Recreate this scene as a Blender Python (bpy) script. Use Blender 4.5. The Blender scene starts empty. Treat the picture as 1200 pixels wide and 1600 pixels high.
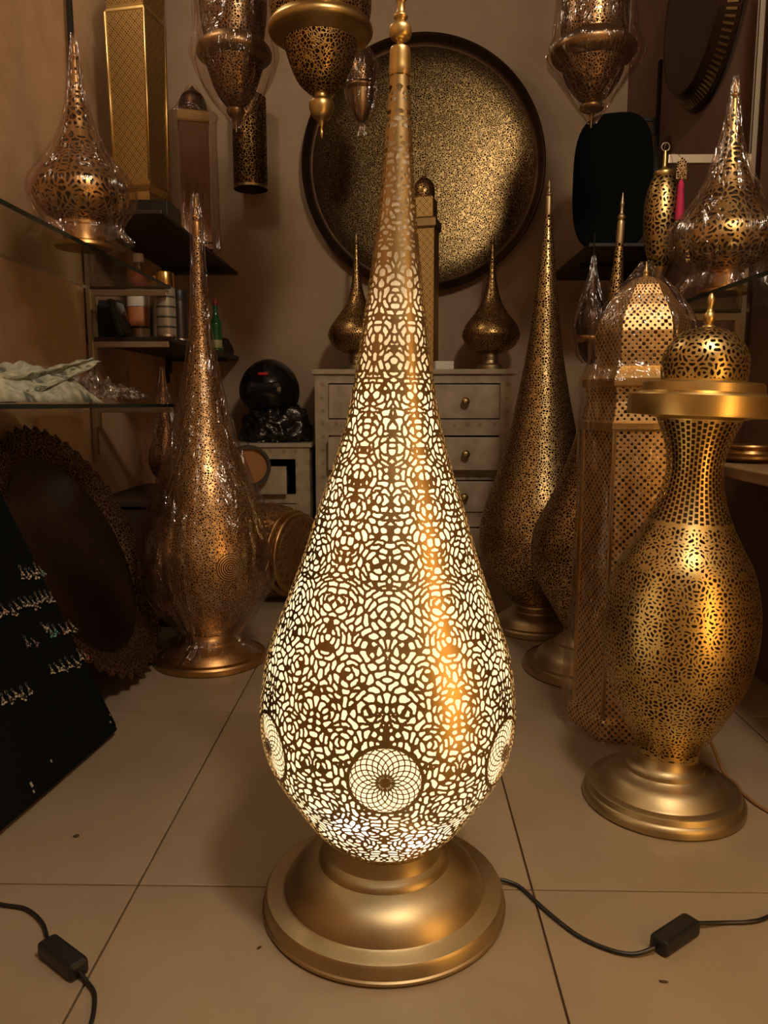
import bpy, bmesh, math, random
import numpy as np
from mathutils import Vector, noise, Matrix
PI = math.pi
R = math.radians
SC = bpy.context.scene
COL = SC.collection

# ------------------------------------------------------------------ camera
cd = bpy.data.cameras.new('camera'); cam = bpy.data.objects.new('camera', cd); COL.objects.link(cam)
cam.location = (0, 0, 0.8)
cam.rotation_euler = (R(90 - 8.0), 0, R(1.1))
cd.sensor_fit = 'VERTICAL'; cd.sensor_height = 24; cd.sensor_width = 18; cd.lens = 18
cd.clip_start = 0.02
SC.camera = cam

# ------------------------------------------------------------------ world, lights, exposure
w = bpy.data.worlds.new('world'); SC.world = w; w.use_nodes = True
w.node_tree.nodes['Background'].inputs[0].default_value = (0.9, 0.7, 0.5, 1)
w.node_tree.nodes['Background'].inputs[1].default_value = 0.02
SC.view_settings.view_transform = 'Standard'; SC.view_settings.look = 'None'
SC.view_settings.gamma = 1; SC.view_settings.use_curve_mapping = False
SC.view_settings.exposure = 0.36

def area(name, loc, target, size, energy, color, sizey=None):
    l = bpy.data.lights.new(name, 'AREA'); l.energy = energy; l.color = color
    l.shape = 'RECTANGLE'; l.size = size; l.size_y = sizey or size
    o = bpy.data.objects.new(name, l); COL.objects.link(o); o.location = loc
    o.rotation_euler = (Vector(target) - Vector(loc)).to_track_quat('-Z', 'Y').to_euler()
    return o
def point(name, loc, energy, color, rad=0.02, parent=None):
    l = bpy.data.lights.new(name, 'POINT'); l.energy = energy; l.color = color; l.shadow_soft_size = rad
    o = bpy.data.objects.new(name, l); COL.objects.link(o); o.location = loc
    if parent: o.parent = parent
    return o
# bare warm bulb and an added fill light under the ceiling, above the frame
point('ceiling_bulb_light', (0.55, 0.25, 2.58), 74, (1, 0.82, 0.60), 0.14)
point('back_fill_light', (-0.98, 2.55, 2.70), 8, (1, 0.82, 0.60), 0.10)  # added fill that brightens the back of the room

# ------------------------------------------------------------------ object helpers
def link(name, me, mat=None, parent=None, loc=(0, 0, 0), rot=(0, 0, 0)):
    o = bpy.data.objects.new(name, me); COL.objects.link(o)
    o.location = loc; o.rotation_euler = rot
    if mat is not None and len(me.materials) == 0:
        for m in (mat if isinstance(mat, (list, tuple)) else [mat]): me.materials.append(m)
    if parent is not None: o.parent = parent
    return o
def tag(o, label, cat, group=None):
    o['label'] = label; o['category'] = cat
    if group: o['group'] = group
    return o
def thing(name, label, cat, loc=(0, 0, 0), rot=(0, 0, 0), group=None):
    o = bpy.data.objects.new(name, None); COL.objects.link(o)
    o.empty_display_size = 0.05
    o.location = loc; o.rotation_euler = rot
    return tag(o, label, cat, group)
def struct(o):
    o['kind'] = 'structure'; return o
def mesh(name, verts, faces, smooth=False):
    me = bpy.data.meshes.new(name); me.from_pydata([tuple(v) for v in verts], [], faces)
    if smooth:
        for p in me.polygons: p.use_smooth = True
    return me
class MB:
    """collects simple shapes into one mesh"""
    def __init__(s): s.bm = bmesh.new()
    def box(s, c, d, rot=None, bev=0.0, mi=0):
        r = bmesh.ops.create_cube(s.bm, size=1)
        vs = r['verts']
        bmesh.ops.scale(s.bm, vec=d, verts=vs)
        if bev:
            es = list({e for v in vs for e in v.link_edges})
            g = bmesh.ops.bevel(s.bm, geom=es, offset=bev, segments=2, affect='EDGES', profile=0.6)
            vs = list({v for f in g['faces'] for v in f.verts} | {v for v in vs if v.is_valid})
        if rot is not None: bmesh.ops.rotate(s.bm, cent=(0, 0, 0), matrix=rot, verts=vs)
        bmesh.ops.translate(s.bm, vec=c, verts=vs)
        for f in {f for v in vs for f in v.link_faces}: f.material_index = mi
        return s
    def ball(s, c, r, sc=(1, 1, 1), sub=2, mi=0):
        g = bmesh.ops.create_icosphere(s.bm, subdivisions=sub, radius=r); vs = g['verts']
        bmesh.ops.scale(s.bm, vec=sc, verts=vs); bmesh.ops.translate(s.bm, vec=c, verts=vs)
        for f in {f for v in vs for f in v.link_faces}: f.material_index = mi; f.smooth = True
        return s
    def tube(s, pts, r, seg=8, mi=0, closed=False):
        pts = [Vector(p) for p in pts]; n = len(pts); rings = []
        up = Vector((0.13, 0.21, 0.97)).normalized()
        for i, p in enumerate(pts):
            a = pts[(i - 1) % n] if (i > 0 or closed) else p; b = pts[(i + 1) % n] if (i < n - 1 or closed) else p
            t = (b - a).normalized(); x = t.cross(up)
            if x.length < 1e-3: x = t.cross(Vector((1, 0, 0)))
            x.normalize(); y = x.cross(t)
            rr = r[i] if isinstance(r, (list, tuple)) else r
            rings.append([s.bm.verts.new(p + rr * (math.cos(k * 2 * PI / seg) * x + math.sin(k * 2 * PI / seg) * y)) for k in range(seg)])
        for i in range(n if closed else n - 1):
            A, B = rings[i], rings[(i + 1) % n]
            for k in range(seg):
                f = s.bm.faces.new((A[k], A[(k + 1) % seg], B[(k + 1) % seg], B[k])); f.smooth = True; f.material_index = mi
        if not closed:
            for q, rv in ((rings[0], False), (rings[-1], True)):
                f = s.bm.faces.new(q[::-1] if rv else q); f.material_index = mi
        return s
    def done(s, name, mat, parent=None, loc=(0, 0, 0), rot=(0, 0, 0)):
        me = bpy.data.meshes.new(name); bmesh.ops.recalc_face_normals(s.bm, faces=s.bm.faces[:]); s.bm.to_mesh(me); s.bm.free()
        return link(name, me, mat, parent, loc, rot)
def boxo(name, c, d, mat, parent=None, rot=(0, 0, 0), bev=0.003):
    return MB().box((0, 0, 0), d, bev=bev).done(name, mat, parent, c, rot)
def spline(pts, n=12, closed=False):
    P = [Vector(p) for p in pts]; out = []
    m = len(P)
    for i in range(m if closed else m - 1):
        if closed: p0, p1, p2, p3 = P[(i - 1) % m], P[i], P[(i + 1) % m], P[(i + 2) % m]
        else: p0, p1, p2, p3 = P[max(i - 1, 0)], P[i], P[i + 1], P[min(i + 2, m - 1)]
        for k in range(n):
            t = k / n
            out.append(0.5 * ((2 * p1) + (p2 - p0) * t + (2 * p0 - 5 * p1 + 4 * p2 - p3) * t * t + (3 * p1 - p0 - 3 * p2 + p3) * t ** 3))
    if not closed: out.append(P[-1])
    return out
def smoothp(prof, n=5):
    return [(max(v.x, 0.0008), v.y) for v in spline([(r, z, 0) for r, z in prof], n)]
def lathe_mesh(prof, seg=48, smooth=True, fold=None, rot0=0.0, cap=True):
    """prof: (r, z) bottom to top; UV in metres (u along the widest girth, v along the profile)"""
    n = len(prof); rm = max(r for r, z in prof)
    s = [0.0]
    for a, b in zip(prof, prof[1:]): s.append(s[-1] + math.hypot(b[0] - a[0], b[1] - a[1]))
    V = []
    for r, z in prof:
        for k in range(seg):
            a = 2 * PI * k / seg + rot0
            rr, zz = (r, z) if fold is None else fold(r, z, a)
            V.append((rr * math.cos(a), rr * math.sin(a), zz))
    F = []; UV = []
    for i in range(n - 1):
        for k in range(seg):
            k2 = (k + 1) % seg
            F.append((i * seg + k, i * seg + k2, (i + 1) * seg + k2, (i + 1) * seg + k))
            u0, u1 = k / seg * 2 * PI * rm, (k + 1) / seg * 2 * PI * rm
            UV += [(u0, s[i]), (u1, s[i]), (u1, s[i + 1]), (u0, s[i + 1])]
    if cap:
        F.append(tuple(range(seg))[::-1]); UV += [(0, 0)] * seg
        F.append(tuple(range((n - 1) * seg, n * seg))); UV += [(0, 0)] * seg
    me = mesh('lathe', V, F, smooth)
    uv = me.uv_layers.new(name='UVMap')
    uv.data.foreach_set('uv', [c for q in UV for c in q])
    if smooth: me.set_sharp_from_angle(angle=R(38))
    return me
def lathe(name, prof, mat, parent=None, seg=48, smooth=True, loc=(0, 0, 0), rot=(0, 0, 0), fold=None, rot0=0.0, cap=True):
    return link(name, lathe_mesh(prof, seg, smooth, fold, rot0, cap), mat, parent, loc, rot)

# ------------------------------------------------------------------ materials
def newmat(name):
    m = bpy.data.materials.new(name); m.use_nodes = True
    nt = m.node_tree; b = nt.nodes['Principled BSDF']
    return m, nt, b
def nd(nt, t, **kw):
    n = nt.nodes.new(t)
    for k, v in kw.items(): setattr(n, k, v)
    return n
def plain(name, col, rough=0.5, metal=0.0, spec=0.5, emit=None, es=1.0, coat=0.0):
    m, nt, b = newmat(name)
    b.inputs['Base Color'].default_value = (*col, 1); b.inputs['Roughness'].default_value = rough
    b.inputs['Metallic'].default_value = metal; b.inputs['Specular IOR Level'].default_value = spec
    b.inputs['Coat Weight'].default_value = coat
    if emit: b.inputs['Emission Color'].default_value = (*emit, 1); b.inputs['Emission Strength'].default_value = es
    return m
def ramp(nt, fac, stops):
    r = nd(nt, 'ShaderNodeValToRGB'); e = r.color_ramp.elements
    while len(e) < len(stops): e.new(0.5)
    for q, (p, c) in zip(e, stops): q.position = p; q.color = (*c, 1)
    nt.links.new(fac, r.inputs[0]); return r.outputs[0]
def mottled(name, stops, scale, rough=0.7, bump=0.1, detail=8, stretch=(1, 1, 1), metal=0, spec=0.3, rvar=0.0):
    m, nt, b = newmat(name)
    tc = nd(nt, 'ShaderNodeTexCoord'); mp = nd(nt, 'ShaderNodeMapping'); mp.inputs['Scale'].default_value = stretch
    nt.links.new(tc.outputs['Object'], mp.inputs[0])
    n = nd(nt, 'ShaderNodeTexNoise'); n.inputs['Scale'].default_value = scale; n.inputs['Detail'].default_value = detail
    n.inputs['Roughness'].default_value = 0.62
    nt.links.new(mp.outputs[0], n.inputs['Vector'])
    nt.links.new(ramp(nt, n.outputs['Fac'], stops), b.inputs['Base Color'])
    b.inputs['Roughness'].default_value = rough; b.inputs['Metallic'].default_value = metal; b.inputs['Specular IOR Level'].default_value = spec
    if rvar:
        mr = nd(nt, 'ShaderNodeMapRange'); mr.inputs['To Min'].default_value = rough - rvar; mr.inputs['To Max'].default_value = rough + rvar
        nt.links.new(n.outputs['Fac'], mr.inputs['Value']); nt.links.new(mr.outputs[0], b.inputs['Roughness'])
    if bump:
        bp = nd(nt, 'ShaderNodeBump'); bp.inputs['Strength'].default_value = bump; bp.inputs['Distance'].default_value = 0.01
        nt.links.new(n.outputs['Fac'], bp.inputs['Height']); nt.links.new(bp.outputs[0], b.inputs['Normal'])
    return m
def brass(name, col, rough=0.28, var=0.35):
    return mottled(name, [(0.3, tuple(c * (1 - var) for c in col)), (0.7, col)], 9, rough, 0.02, metal=1.0, spec=0.5, rvar=0.07)
def pierced(name, col, kind='arabesque', scale=90, thr=0.09, rough=0.33, hole=(0.018, 0.008, 0.003), hub=None):
    """brass sheet whose many small holes are too fine to pick apart at this distance"""
    m, nt, b = newmat(name)
    tc = nd(nt, 'ShaderNodeTexCoord')
    def mth(op, a, bb=None):
        n = nd(nt, 'ShaderNodeMath', operation=op)
        for i, x in enumerate((a, bb)):
            if x is None: continue
            if isinstance(x, (int, float)): n.inputs[i].default_value = x
            else: nt.links.new(x, n.inputs[i])
        return n.outputs[0]
    if kind == 'arabesque':
        # warped 3-D cells keep one hole size from the wide belly to the narrow tip
        nz = nd(nt, 'ShaderNodeTexNoise'); nz.inputs['Scale'].default_value = scale * 0.45; nz.inputs['Detail'].default_value = 1
        nt.links.new(tc.outputs['Object'], nz.inputs['Vector'])
        mv = nd(nt, 'ShaderNodeVectorMath', operation='MULTIPLY_ADD')
        nt.links.new(nz.outputs['Color'], mv.inputs[0]); mv.inputs[1].default_value = (0.9 / scale,) * 3
        nt.links.new(tc.outputs['Object'], mv.inputs[2])
        v = nd(nt, 'ShaderNodeTexVoronoi', feature='DISTANCE_TO_EDGE'); v.inputs['Scale'].default_value = scale
        nt.links.new(mv.outputs[0], v.inputs['Vector'])
        f = mth('SUBTRACT', v.outputs['Distance'], thr)
    else:
        sp = nd(nt, 'ShaderNodeSeparateXYZ'); nt.links.new(tc.outputs['UV'], sp.inputs[0])
        k = 2 * PI * scale
        x = mth('MULTIPLY', sp.outputs[0], k); y = mth('MULTIPLY', sp.outputs[1], k)
        c1 = mth('MULTIPLY', mth('COSINE', x), mth('COSINE', y))          # staggered dots
        c2 = mth('MULTIPLY', mth('COSINE', mth('MULTIPLY', x, 1 / 3)), mth('COSINE', mth('MULTIPLY', y, 1 / 3)))
        f = mth('SUBTRACT', mth('ADD', c1, mth('MULTIPLY', c2, 0.35)), thr)
        f = mth('MULTIPLY', f, 0.12)
    if hub:
        for p, rad in hub:
            d = nd(nt, 'ShaderNodeVectorMath', operation='DISTANCE'); nt.links.new(tc.outputs['Object'], d.inputs[0]); d.inputs[1].default_value = p
            ringf = mth('MULTIPLY', mth('SINE', mth('MULTIPLY', d.outputs['Value'], 2 * PI / 0.0065)), 0.05)
            inside = mth('LESS_THAN', d.outputs['Value'], rad)
            mx = nd(nt, 'ShaderNodeMix'); nt.links.new(inside, mx.inputs[0]); nt.links.new(f, mx.inputs[2]); nt.links.new(ringf, mx.inputs[3])
            f = mx.outputs[0]
    mr = nd(nt, 'ShaderNodeMapRange'); mr.inputs['From Min'].default_value = -0.02; mr.inputs['From Max'].default_value = 0.02
    nt.links.new(f, mr.inputs['Value'])
    mc = nd(nt, 'ShaderNodeMix', data_type='RGBA'); nt.links.new(mr.outputs[0], mc.inputs[0])
    mc.inputs[6].default_value = (*col, 1); mc.inputs[7].default_value = (*hole, 1)
    nt.links.new(mc.outputs[2], b.inputs['Base Color'])
    inv = mth('SUBTRACT', 1.0, mr.outputs[0]); nt.links.new(inv, b.inputs['Metallic'])
    nt.links.new(mth('MULTIPLY_ADD', mr.outputs[0], 0.5), b.inputs['Roughness'])
    b.inputs['Roughness'].links[0].from_node.inputs[2].default_value = rough
    nt.links.new(mth('MULTIPLY', inv, 0.5), b.inputs['Specular IOR Level'])
    bp = nd(nt, 'ShaderNodeBump'); bp.inputs['Strength'].default_value = 0.35; bp.inputs['Distance'].default_value = 0.002
    nt.links.new(inv, bp.inputs['Height']); nt.links.new(bp.outputs[0], b.inputs['Normal'])
    return m
def plastic(name, tint=(0.95, 0.90, 0.87), base=0.065, edge=0.42, rough=0.16, scale=(14, 14, 4)):
    m, nt, b = newmat(name); nt.nodes.remove(b)
    out = nt.nodes['Material Output']
    tr = nd(nt, 'ShaderNodeBsdfTransparent'); tr.inputs[0].default_value = (*tint, 1)
    gl = nd(nt, 'ShaderNodeBsdfGlossy'); gl.inputs['Roughness'].default_value = rough; gl.inputs[0].default_value = (0.95, 0.93, 0.95, 1)
    tc = nd(nt, 'ShaderNodeTexCoord'); mp = nd(nt, 'ShaderNodeMapping'); mp.inputs['Scale'].default_value = scale
    nt.links.new(tc.outputs['Object'], mp.inputs[0])
    n = nd(nt, 'ShaderNodeTexNoise'); n.inputs['Scale'].default_value = 1.0; n.inputs['Detail'].default_value = 4; n.inputs['Distortion'].default_value = 1.5
    nt.links.new(mp.outputs[0], n.inputs['Vector'])
    bp = nd(nt, 'ShaderNodeBump'); bp.inputs['Strength'].default_value = 0.9; bp.inputs['Distance'].default_value = 0.03
    nt.links.new(n.outputs['Fac'], bp.inputs['Height']); nt.links.new(bp.outputs[0], gl.inputs['Normal'])
    lw = nd(nt, 'ShaderNodeLayerWeight'); lw.inputs[0].default_value = 0.25
    mr = nd(nt, 'ShaderNodeMapRange'); mr.inputs['To Min'].default_value = base; mr.inputs['To Max'].default_value = base + edge
    nt.links.new(lw.outputs['Facing'], mr.inputs['Value'])
    mx = nd(nt, 'ShaderNodeMixShader'); nt.links.new(mr.outputs[0], mx.inputs[0]); nt.links.new(tr.outputs[0], mx.inputs[1]); nt.links.new(gl.outputs[0], mx.inputs[2])
    nt.links.new(mx.outputs[0], out.inputs['Surface'])
    return m
def glassmat(name, tint, base=0.06, edge=0.5):
    m, nt, b = newmat(name); nt.nodes.remove(b)
    tr = nd(nt, 'ShaderNodeBsdfTransparent'); tr.inputs[0].default_value = (*tint, 1)
    gl = nd(nt, 'ShaderNodeBsdfGlossy'); gl.inputs['Roughness'].default_value = 0.04
    lw = nd(nt, 'ShaderNodeLayerWeight'); lw.inputs[0].default_value = 0.3
    mr = nd(nt, 'ShaderNodeMapRange'); mr.inputs['To Min'].default_value = base; mr.inputs['To Max'].default_value = edge
    nt.links.new(lw.outputs['Fresnel'], mr.inputs['Value'])
    mx = nd(nt, 'ShaderNodeMixShader'); nt.links.new(mr.outputs[0], mx.inputs[0]); nt.links.new(tr.outputs[0], mx.inputs[1]); nt.links.new(gl.outputs[0], mx.inputs[2])
    nt.links.new(mx.outputs[0], nt.nodes['Material Output'].inputs['Surface'])
    return m
def liner_mat(name, col, w=0.6):
    m, nt, b = newmat(name); nt.nodes.remove(b)
    d = nd(nt, 'ShaderNodeBsdfDiffuse'); t = nd(nt, 'ShaderNodeBsdfTranslucent')
    d.inputs[0].default_value = t.inputs[0].default_value = (*col, 1)
    mx = nd(nt, 'ShaderNodeMixShader'); mx.inputs[0].default_value = w
    nt.links.new(d.outputs[0], mx.inputs[1]); nt.links.new(t.outputs[0], mx.inputs[2]); nt.links.new(mx.outputs[0], nt.nodes['Material Output'].inputs['Surface'])
    return m

BR = (0.56, 0.41, 0.19)
M = dict(
    brass=brass('aged_brass', BR, 0.38),
    brass_base=brass('brushed_brass', (0.50, 0.40, 0.235), 0.44, 0.25),
    gold=brass('polished_gold_brass', (0.72, 0.53, 0.22), 0.36, 0.2),
    copper=brass('copper_brass', (0.60, 0.38, 0.16), 0.38),
    dark_metal=mottled('dark_bronze', [(0.3, (0.04, 0.022, 0.012)), (0.7, (0.09, 0.05, 0.026))], 6, 0.42, 0.03, metal=0.85, spec=0.4),
    black=plain('black_plastic', (0.008, 0.008, 0.008), 0.4),
    velvet=plain('black_velvet', (0.004, 0.005, 0.005), 0.95, spec=0.1),
    blackmetal=plain('black_metal', (0.015, 0.013, 0.012), 0.45),
    steel=plain('dull_steel', (0.55, 0.47, 0.36), 0.42, 1.0),
    white=plain('white_plastic', (0.75, 0.72, 0.66), 0.4),
    pink=plain('pink_cloth', (0.6, 0.02, 0.10), 0.7),
    liner=liner_mat('white_lamp_liner', (0.95, 0.88, 0.72)),
    plastic=plastic('clear_plastic_wrap'),
    plastic2=plastic('crumpled_plastic_wrap', (0.94, 0.9, 0.87), 0.14, 0.45, 0.12, (25, 25, 25)),
    glass=glassmat('shelf_glass', (0.92, 0.95, 0.91)),
    glass_edge=plain('glass_edge', (0.004, 0.014, 0.010), 0.25, spec=0.4),
    bottle_clear=glassmat('clear_bottle', (0.86, 0.8, 0.72), 0.08, 0.7),
)
M['pierced_floor'] = pierced('pierced_brass_fine', BR, 'arabesque', 122, 0.12)
M['pierced_copper'] = pierced('pierced_copper_fine', (0.64, 0.44, 0.22), 'arabesque', 150, 0.14,
                              hub=[((-0.105, -0.155, 0.33), 0.048), ((0.105, -0.155, 0.33), 0.042)])
M['pierced_small'] = pierced('pierced_brass_table', (0.55, 0.36, 0.15), 'arabesque', 120, 0.12)
M['lattice'] = pierced('pierced_brass_lattice', (0.78, 0.57, 0.28), 'lattice', 60, 0.36, rough=0.42)
M['lattice_fine'] = pierced('pierced_brass_lattice_fine', (0.66, 0.46, 0.18), 'lattice', 85, 0.42, rough=0.42)
M['hang'] = pierced('pierced_brass_hanging', (0.55, 0.37, 0.14), 'arabesque', 105, 0.10)
M['tray'] = pierced('engraved_tray', (0.062, 0.042, 0.018), 'arabesque', 120, 0.13, rough=0.19, hole=(0.022, 0.012, 0.007))
M['shaded_brass'] = brass('shaded_brass', (0.34, 0.22, 0.10), 0.4)  # brass coloured darker for the lanterns that hang in shade
M['hang_shaded'] = pierced('pierced_shaded_hanging', (0.36, 0.23, 0.11), 'arabesque', 115, 0.11)  # darker copy of the hanging brass, shade put into its colour

# ------------------------------------------------------------------ the room
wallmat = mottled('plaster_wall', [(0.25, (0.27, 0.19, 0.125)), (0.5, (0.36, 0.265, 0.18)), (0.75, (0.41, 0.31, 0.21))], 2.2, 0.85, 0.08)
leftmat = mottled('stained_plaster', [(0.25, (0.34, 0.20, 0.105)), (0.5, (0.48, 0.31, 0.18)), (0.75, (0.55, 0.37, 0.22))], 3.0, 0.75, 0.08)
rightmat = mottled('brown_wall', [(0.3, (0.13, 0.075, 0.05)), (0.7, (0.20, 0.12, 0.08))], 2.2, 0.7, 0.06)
tilemat = mottled('ceramic_tile', [(0.2, (0.225, 0.175, 0.12)), (0.5, (0.27, 0.215, 0.15)), (0.8, (0.31, 0.25, 0.175))], 4.0, 0.34, 0.015, spec=0.4, rvar=0.06)
grout = plain('grout', (0.10, 0.065, 0.035), 0.9)
X0, X1, Y0, Y1, ZC = -1.11, 1.08, -1.9, 3.9, 2.85
def slab(name, a, b, mat, bev=0):
    c = [(p + q) / 2 for p, q in zip(a, b)]; d = [q - p for p, q in zip(a, b)]
    return struct(boxo(name, c, d, mat, bev=bev))
floor = slab('floor', (X0 - .1, Y0 - .1, -0.10), (X1 + .1, Y1 + .1, -0.006), grout)
fz = floor.location.z
tile_me = {}
xs = [-1.096 - .66, -1.096, -0.436, 0.224, 0.884, 1.544]; ys = [1.182 + .73 * k for k in range(-5, 5)]
for i in range(len(xs) - 1):
    for j in range(len(ys) - 1):
        a, b = max(xs[i], X0), min(xs[i + 1], X1); c, d = max(ys[j], Y0), min(ys[j + 1], Y1)
        if b - a < .02 or d - c < .02: continue
        key = (round(b - a, 3), round(d - c, 3))
        if key not in tile_me:
            t = MB().box((0, 0, 0), (b - a - .0035, d - c - .0035, 0.012), bev=0.0012).done('floor_tile', tilemat)
            tile_me[key] = t.data
        else: t = link('floor_tile', tile_me[key])
        t.parent = floor
        t.location = ((a + b) / 2 - floor.location.x, (c + d) / 2 - floor.location.y, -0.006 - fz)
slab('wall_back', (X0 - .1, Y1, 0), (X1 + .1, Y1 + .1, ZC), wallmat)
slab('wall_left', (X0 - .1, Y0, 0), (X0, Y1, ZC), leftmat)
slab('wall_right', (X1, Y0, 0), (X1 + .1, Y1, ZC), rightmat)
slab('wall_front', (X0 - .1, Y0 - .1, 0), (X1 + .1, Y0, ZC), wallmat)
slab('ceiling', (X0 - .1, Y0 - .1, ZC), (X1 + .1, Y1 + .1, ZC + .1), plain('ceiling_paint', (0.35, 0.27, 0.19), 0.9))
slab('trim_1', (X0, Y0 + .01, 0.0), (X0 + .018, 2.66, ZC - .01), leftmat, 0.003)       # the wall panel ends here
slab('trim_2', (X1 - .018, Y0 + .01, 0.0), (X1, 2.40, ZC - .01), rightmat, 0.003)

# ------------------------------------------------------------------ perforated sheet metal, cut out as real holes
CASES = {}
for cs in range(1, 16):
    tk = []
    for k in range(4):
        if cs >> k & 1: tk.append(('c', k))
        if (cs >> k & 1) != (cs >> ((k + 1) % 4) & 1): tk.append(('e', k))
    CASES[cs] = tk
def march(name, F, P, wrap, mat, parent=None, flip=False):
    """keeps the sheet where F <= 0 (F > 0 is a hole), with smooth cut edges"""
    A, B = F.shape; N = A * B
    F1 = np.roll(F, -1, 0); P1 = np.roll(P, -1, 0)
    def lerp(f0, f1, p0, p1):
        den = f0 - f1; den[np.abs(den) < 1e-12] = 1e-12
        t = np.clip(f0 / den, 0.02, 0.98)[..., None]; return p0 + (p1 - p0) * t
    U = lerp(F, F1, P, P1)
    F2 = np.roll(F, -1, 1); P2 = np.roll(P, -1, 1)
    W = lerp(F, F2, P, P2)
    co = np.concatenate([P.reshape(-1, 3), U.reshape(-1, 3), W.reshape(-1, 3)])
    I, J = np.meshgrid(np.arange(A if wrap else A - 1), np.arange(B - 1), indexing='ij'); I = I.ravel(); J = J.ravel()
    I1 = (I + 1) % A
    C = [I * B + J, I1 * B + J, I1 * B + J + 1, I * B + J + 1]
    E = [N + I * B + J, 2 * N + I1 * B + J, N + I * B + J + 1, 2 * N + I * B + J]
    m = (F <= 0).ravel()
    case = sum(m[C[k]].astype(int) << k for k in range(4))
    loops = []; tot = []
    for cs, tk in CASES.items():
        s = np.nonzero(case == cs)[0]
        if len(s) == 0: continue
        a = np.stack([(C if t == 'c' else E)[k][s] for t, k in tk], 1)
        loops.append(a.ravel()); tot.append(np.full(len(s), len(tk)))
    loops = np.concatenate(loops); tot = np.concatenate(tot)
    used, inv = np.unique(loops, return_inverse=True)
    me = bpy.data.meshes.new(name)
    me.vertices.add(len(used)); me.vertices.foreach_set('co', co[used].astype(np.float32).ravel())
    me.loops.add(len(inv)); me.loops.foreach_set('vertex_index', inv.astype(np.int32).ravel())
    me.polygons.add(len(tot)); me.polygons.foreach_set('loop_start', np.concatenate([[0], np.cumsum(tot)[:-1]]).astype(np.int32))
    me.polygons.foreach_set('use_smooth', np.ones(len(tot), bool))
    me.update(calc_edges=True)
    return link(name, me, mat, parent)
def resample(prof, n):
    p = np.array(smoothp(prof, 10)); s = np.concatenate([[0], np.cumsum(np.hypot(*np.diff(p, axis=0).T))])
    t = np.linspace(0, s[-1], n)
    return t, np.interp(t, s, p[:, 0]), np.interp(t, s, p[:, 1])
def scroll_field(t, r, half, nh, d, bend, seed, elong=1.0, tries=14000):
    """distance field of mirrored scrollwork: cells are short curls, thin ribs of metal between them"""
    rng = np.random.default_rng(seed)
    th = 2 * PI / half
    L = t[-1]; arcs = []
    def rr(s): return np.interp(s, t, r)
    cum = np.cumsum(r / r.sum())
    def images(ca, cs, x, s, wd):
        q = ca * wd
        return np.concatenate([q - x, -q - x, 2 * wd - q - x]), np.concatenate([cs - s] * 3)
    # centres of the scrolls: the curls run in rings around them
    va, vs_ = np.zeros(0), np.zeros(0)
    for _ in range(700):
        s = np.interp(rng.random(), cum, t); a = rng.random(); wd = th * rr(s)
        if a * wd < 0.9 * d: a = 0.0
        if (1 - a) * wd < 0.9 * d: a = 1.0
        if len(va):
            dx, ds = images(va, vs_, a * wd, s, wd)
            if np.hypot(dx, ds).min() < bend * d and not (a in (0.0, 1.0) and np.hypot(dx, ds)[np.hypot(dx, ds) > 1e-9].min() >= bend * d and False): continue
        va = np.append(va, a); vs_ = np.append(vs_, s)
    ca, cs = np.zeros(0), np.zeros(0)
    for _ in range(tries):
        s = np.interp(rng.random(), cum, t); a = rng.random(); wd = th * rr(s); x = a * wd
        snap = x < 0.4 * d or wd - x < 0.4 * d
        if snap: x = 0.0 if x < 0.4 * d else wd
        dx, ds = images(va, vs_, x, s, wd); k = np.argmin(np.hypot(dx, ds)); vx, vy = dx[k], ds[k]; rho = math.hypot(vx, vy)
        if rho < 1e-9: tx, ty = 0.0, 1.0
        else: tx, ty = -vy / rho, vx / rho
        if snap: tx, ty = (0.0, 1.0) if abs(ty) > 0.5 else (1.0, 0.0)
        dd = d * (0.85 + 0.35 * rng.random())
        if len(ca):
            ex, ey = images(ca, cs, x, s, wd)
            al = (ex * tx + ey * ty) / elong; ac = -ex * ty + ey * tx
            if (al * al + ac * ac).min() < dd * dd: continue
        ca = np.append(ca, x / wd if wd > 0 else 0); cs = np.append(cs, s)
        ln = 0.40 * dd * (elong if not snap else min(elong, 1.3)); sub = []
        for q in (-1, -.33, .33, 1):
            if snap or rho < 0.6 * d: px, py = x + q * ln * tx * (0.3 if rho < .6 * d else 1), s + q * ln * ty * (0.3 if rho < .6 * d else 1)
            else:
                an = math.atan2(-vy, -vx) + q * min(ln / rho, 1.3); px, py = x + vx + rho * math.cos(an), s + vy + rho * math.sin(an)
            sub.append((px / max(wd, 1e-6), py))
        arcs.append(sub)
    sub = np.array(arcs)                                  # (n,4,2)
    a = np.linspace(0, 1, nh + 1)
    out = np.full((nh + 1, len(t)), -1.0)
    for j, s in enumerate(t):
        near = np.abs(sub[:, :, 1].mean(1) - s) < 3.2 * d
        q = sub[near]
        if len(q) < 2: continue
        wd = th * r[j]
        ds = (q[:, :, 1] - s)[None]
        best = None
        for mir in (lambda v: v, lambda v: -v, lambda v: 2 - v):
            dx = (a[:, None, None] - mir(q[None, :, :, 0])) * wd
            dist = np.sqrt(dx * dx + ds * ds).min(2)
            best = [dist] if best is None else best + [dist]
        own = np.minimum(np.minimum(best[0], np.where(np.abs(q[:, :, 0].mean(1)) < .02, best[1], 9)), np.where(np.abs(q[:, :, 0].mean(1) - 1) < .02, best[2], 9))
        allv = np.concatenate([own, np.where(np.abs(q[:, :, 0].mean(1)) < .02, 9, best[1]), np.where(np.abs(q[:, :, 0].mean(1) - 1) < .02, 9, best[2])], 1)
        two = np.partition(allv, 1, axis=1)[:, :2]
        out[:, j] = (two[:, 1] - two[:, 0]) / 2
    return out
def unfold(Fh, half):
    one = np.concatenate([Fh[:-1], Fh[:0:-1]], 0)           # a sector and its mirror image
    return np.concatenate([one] * (half // 2), 0)
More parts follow.
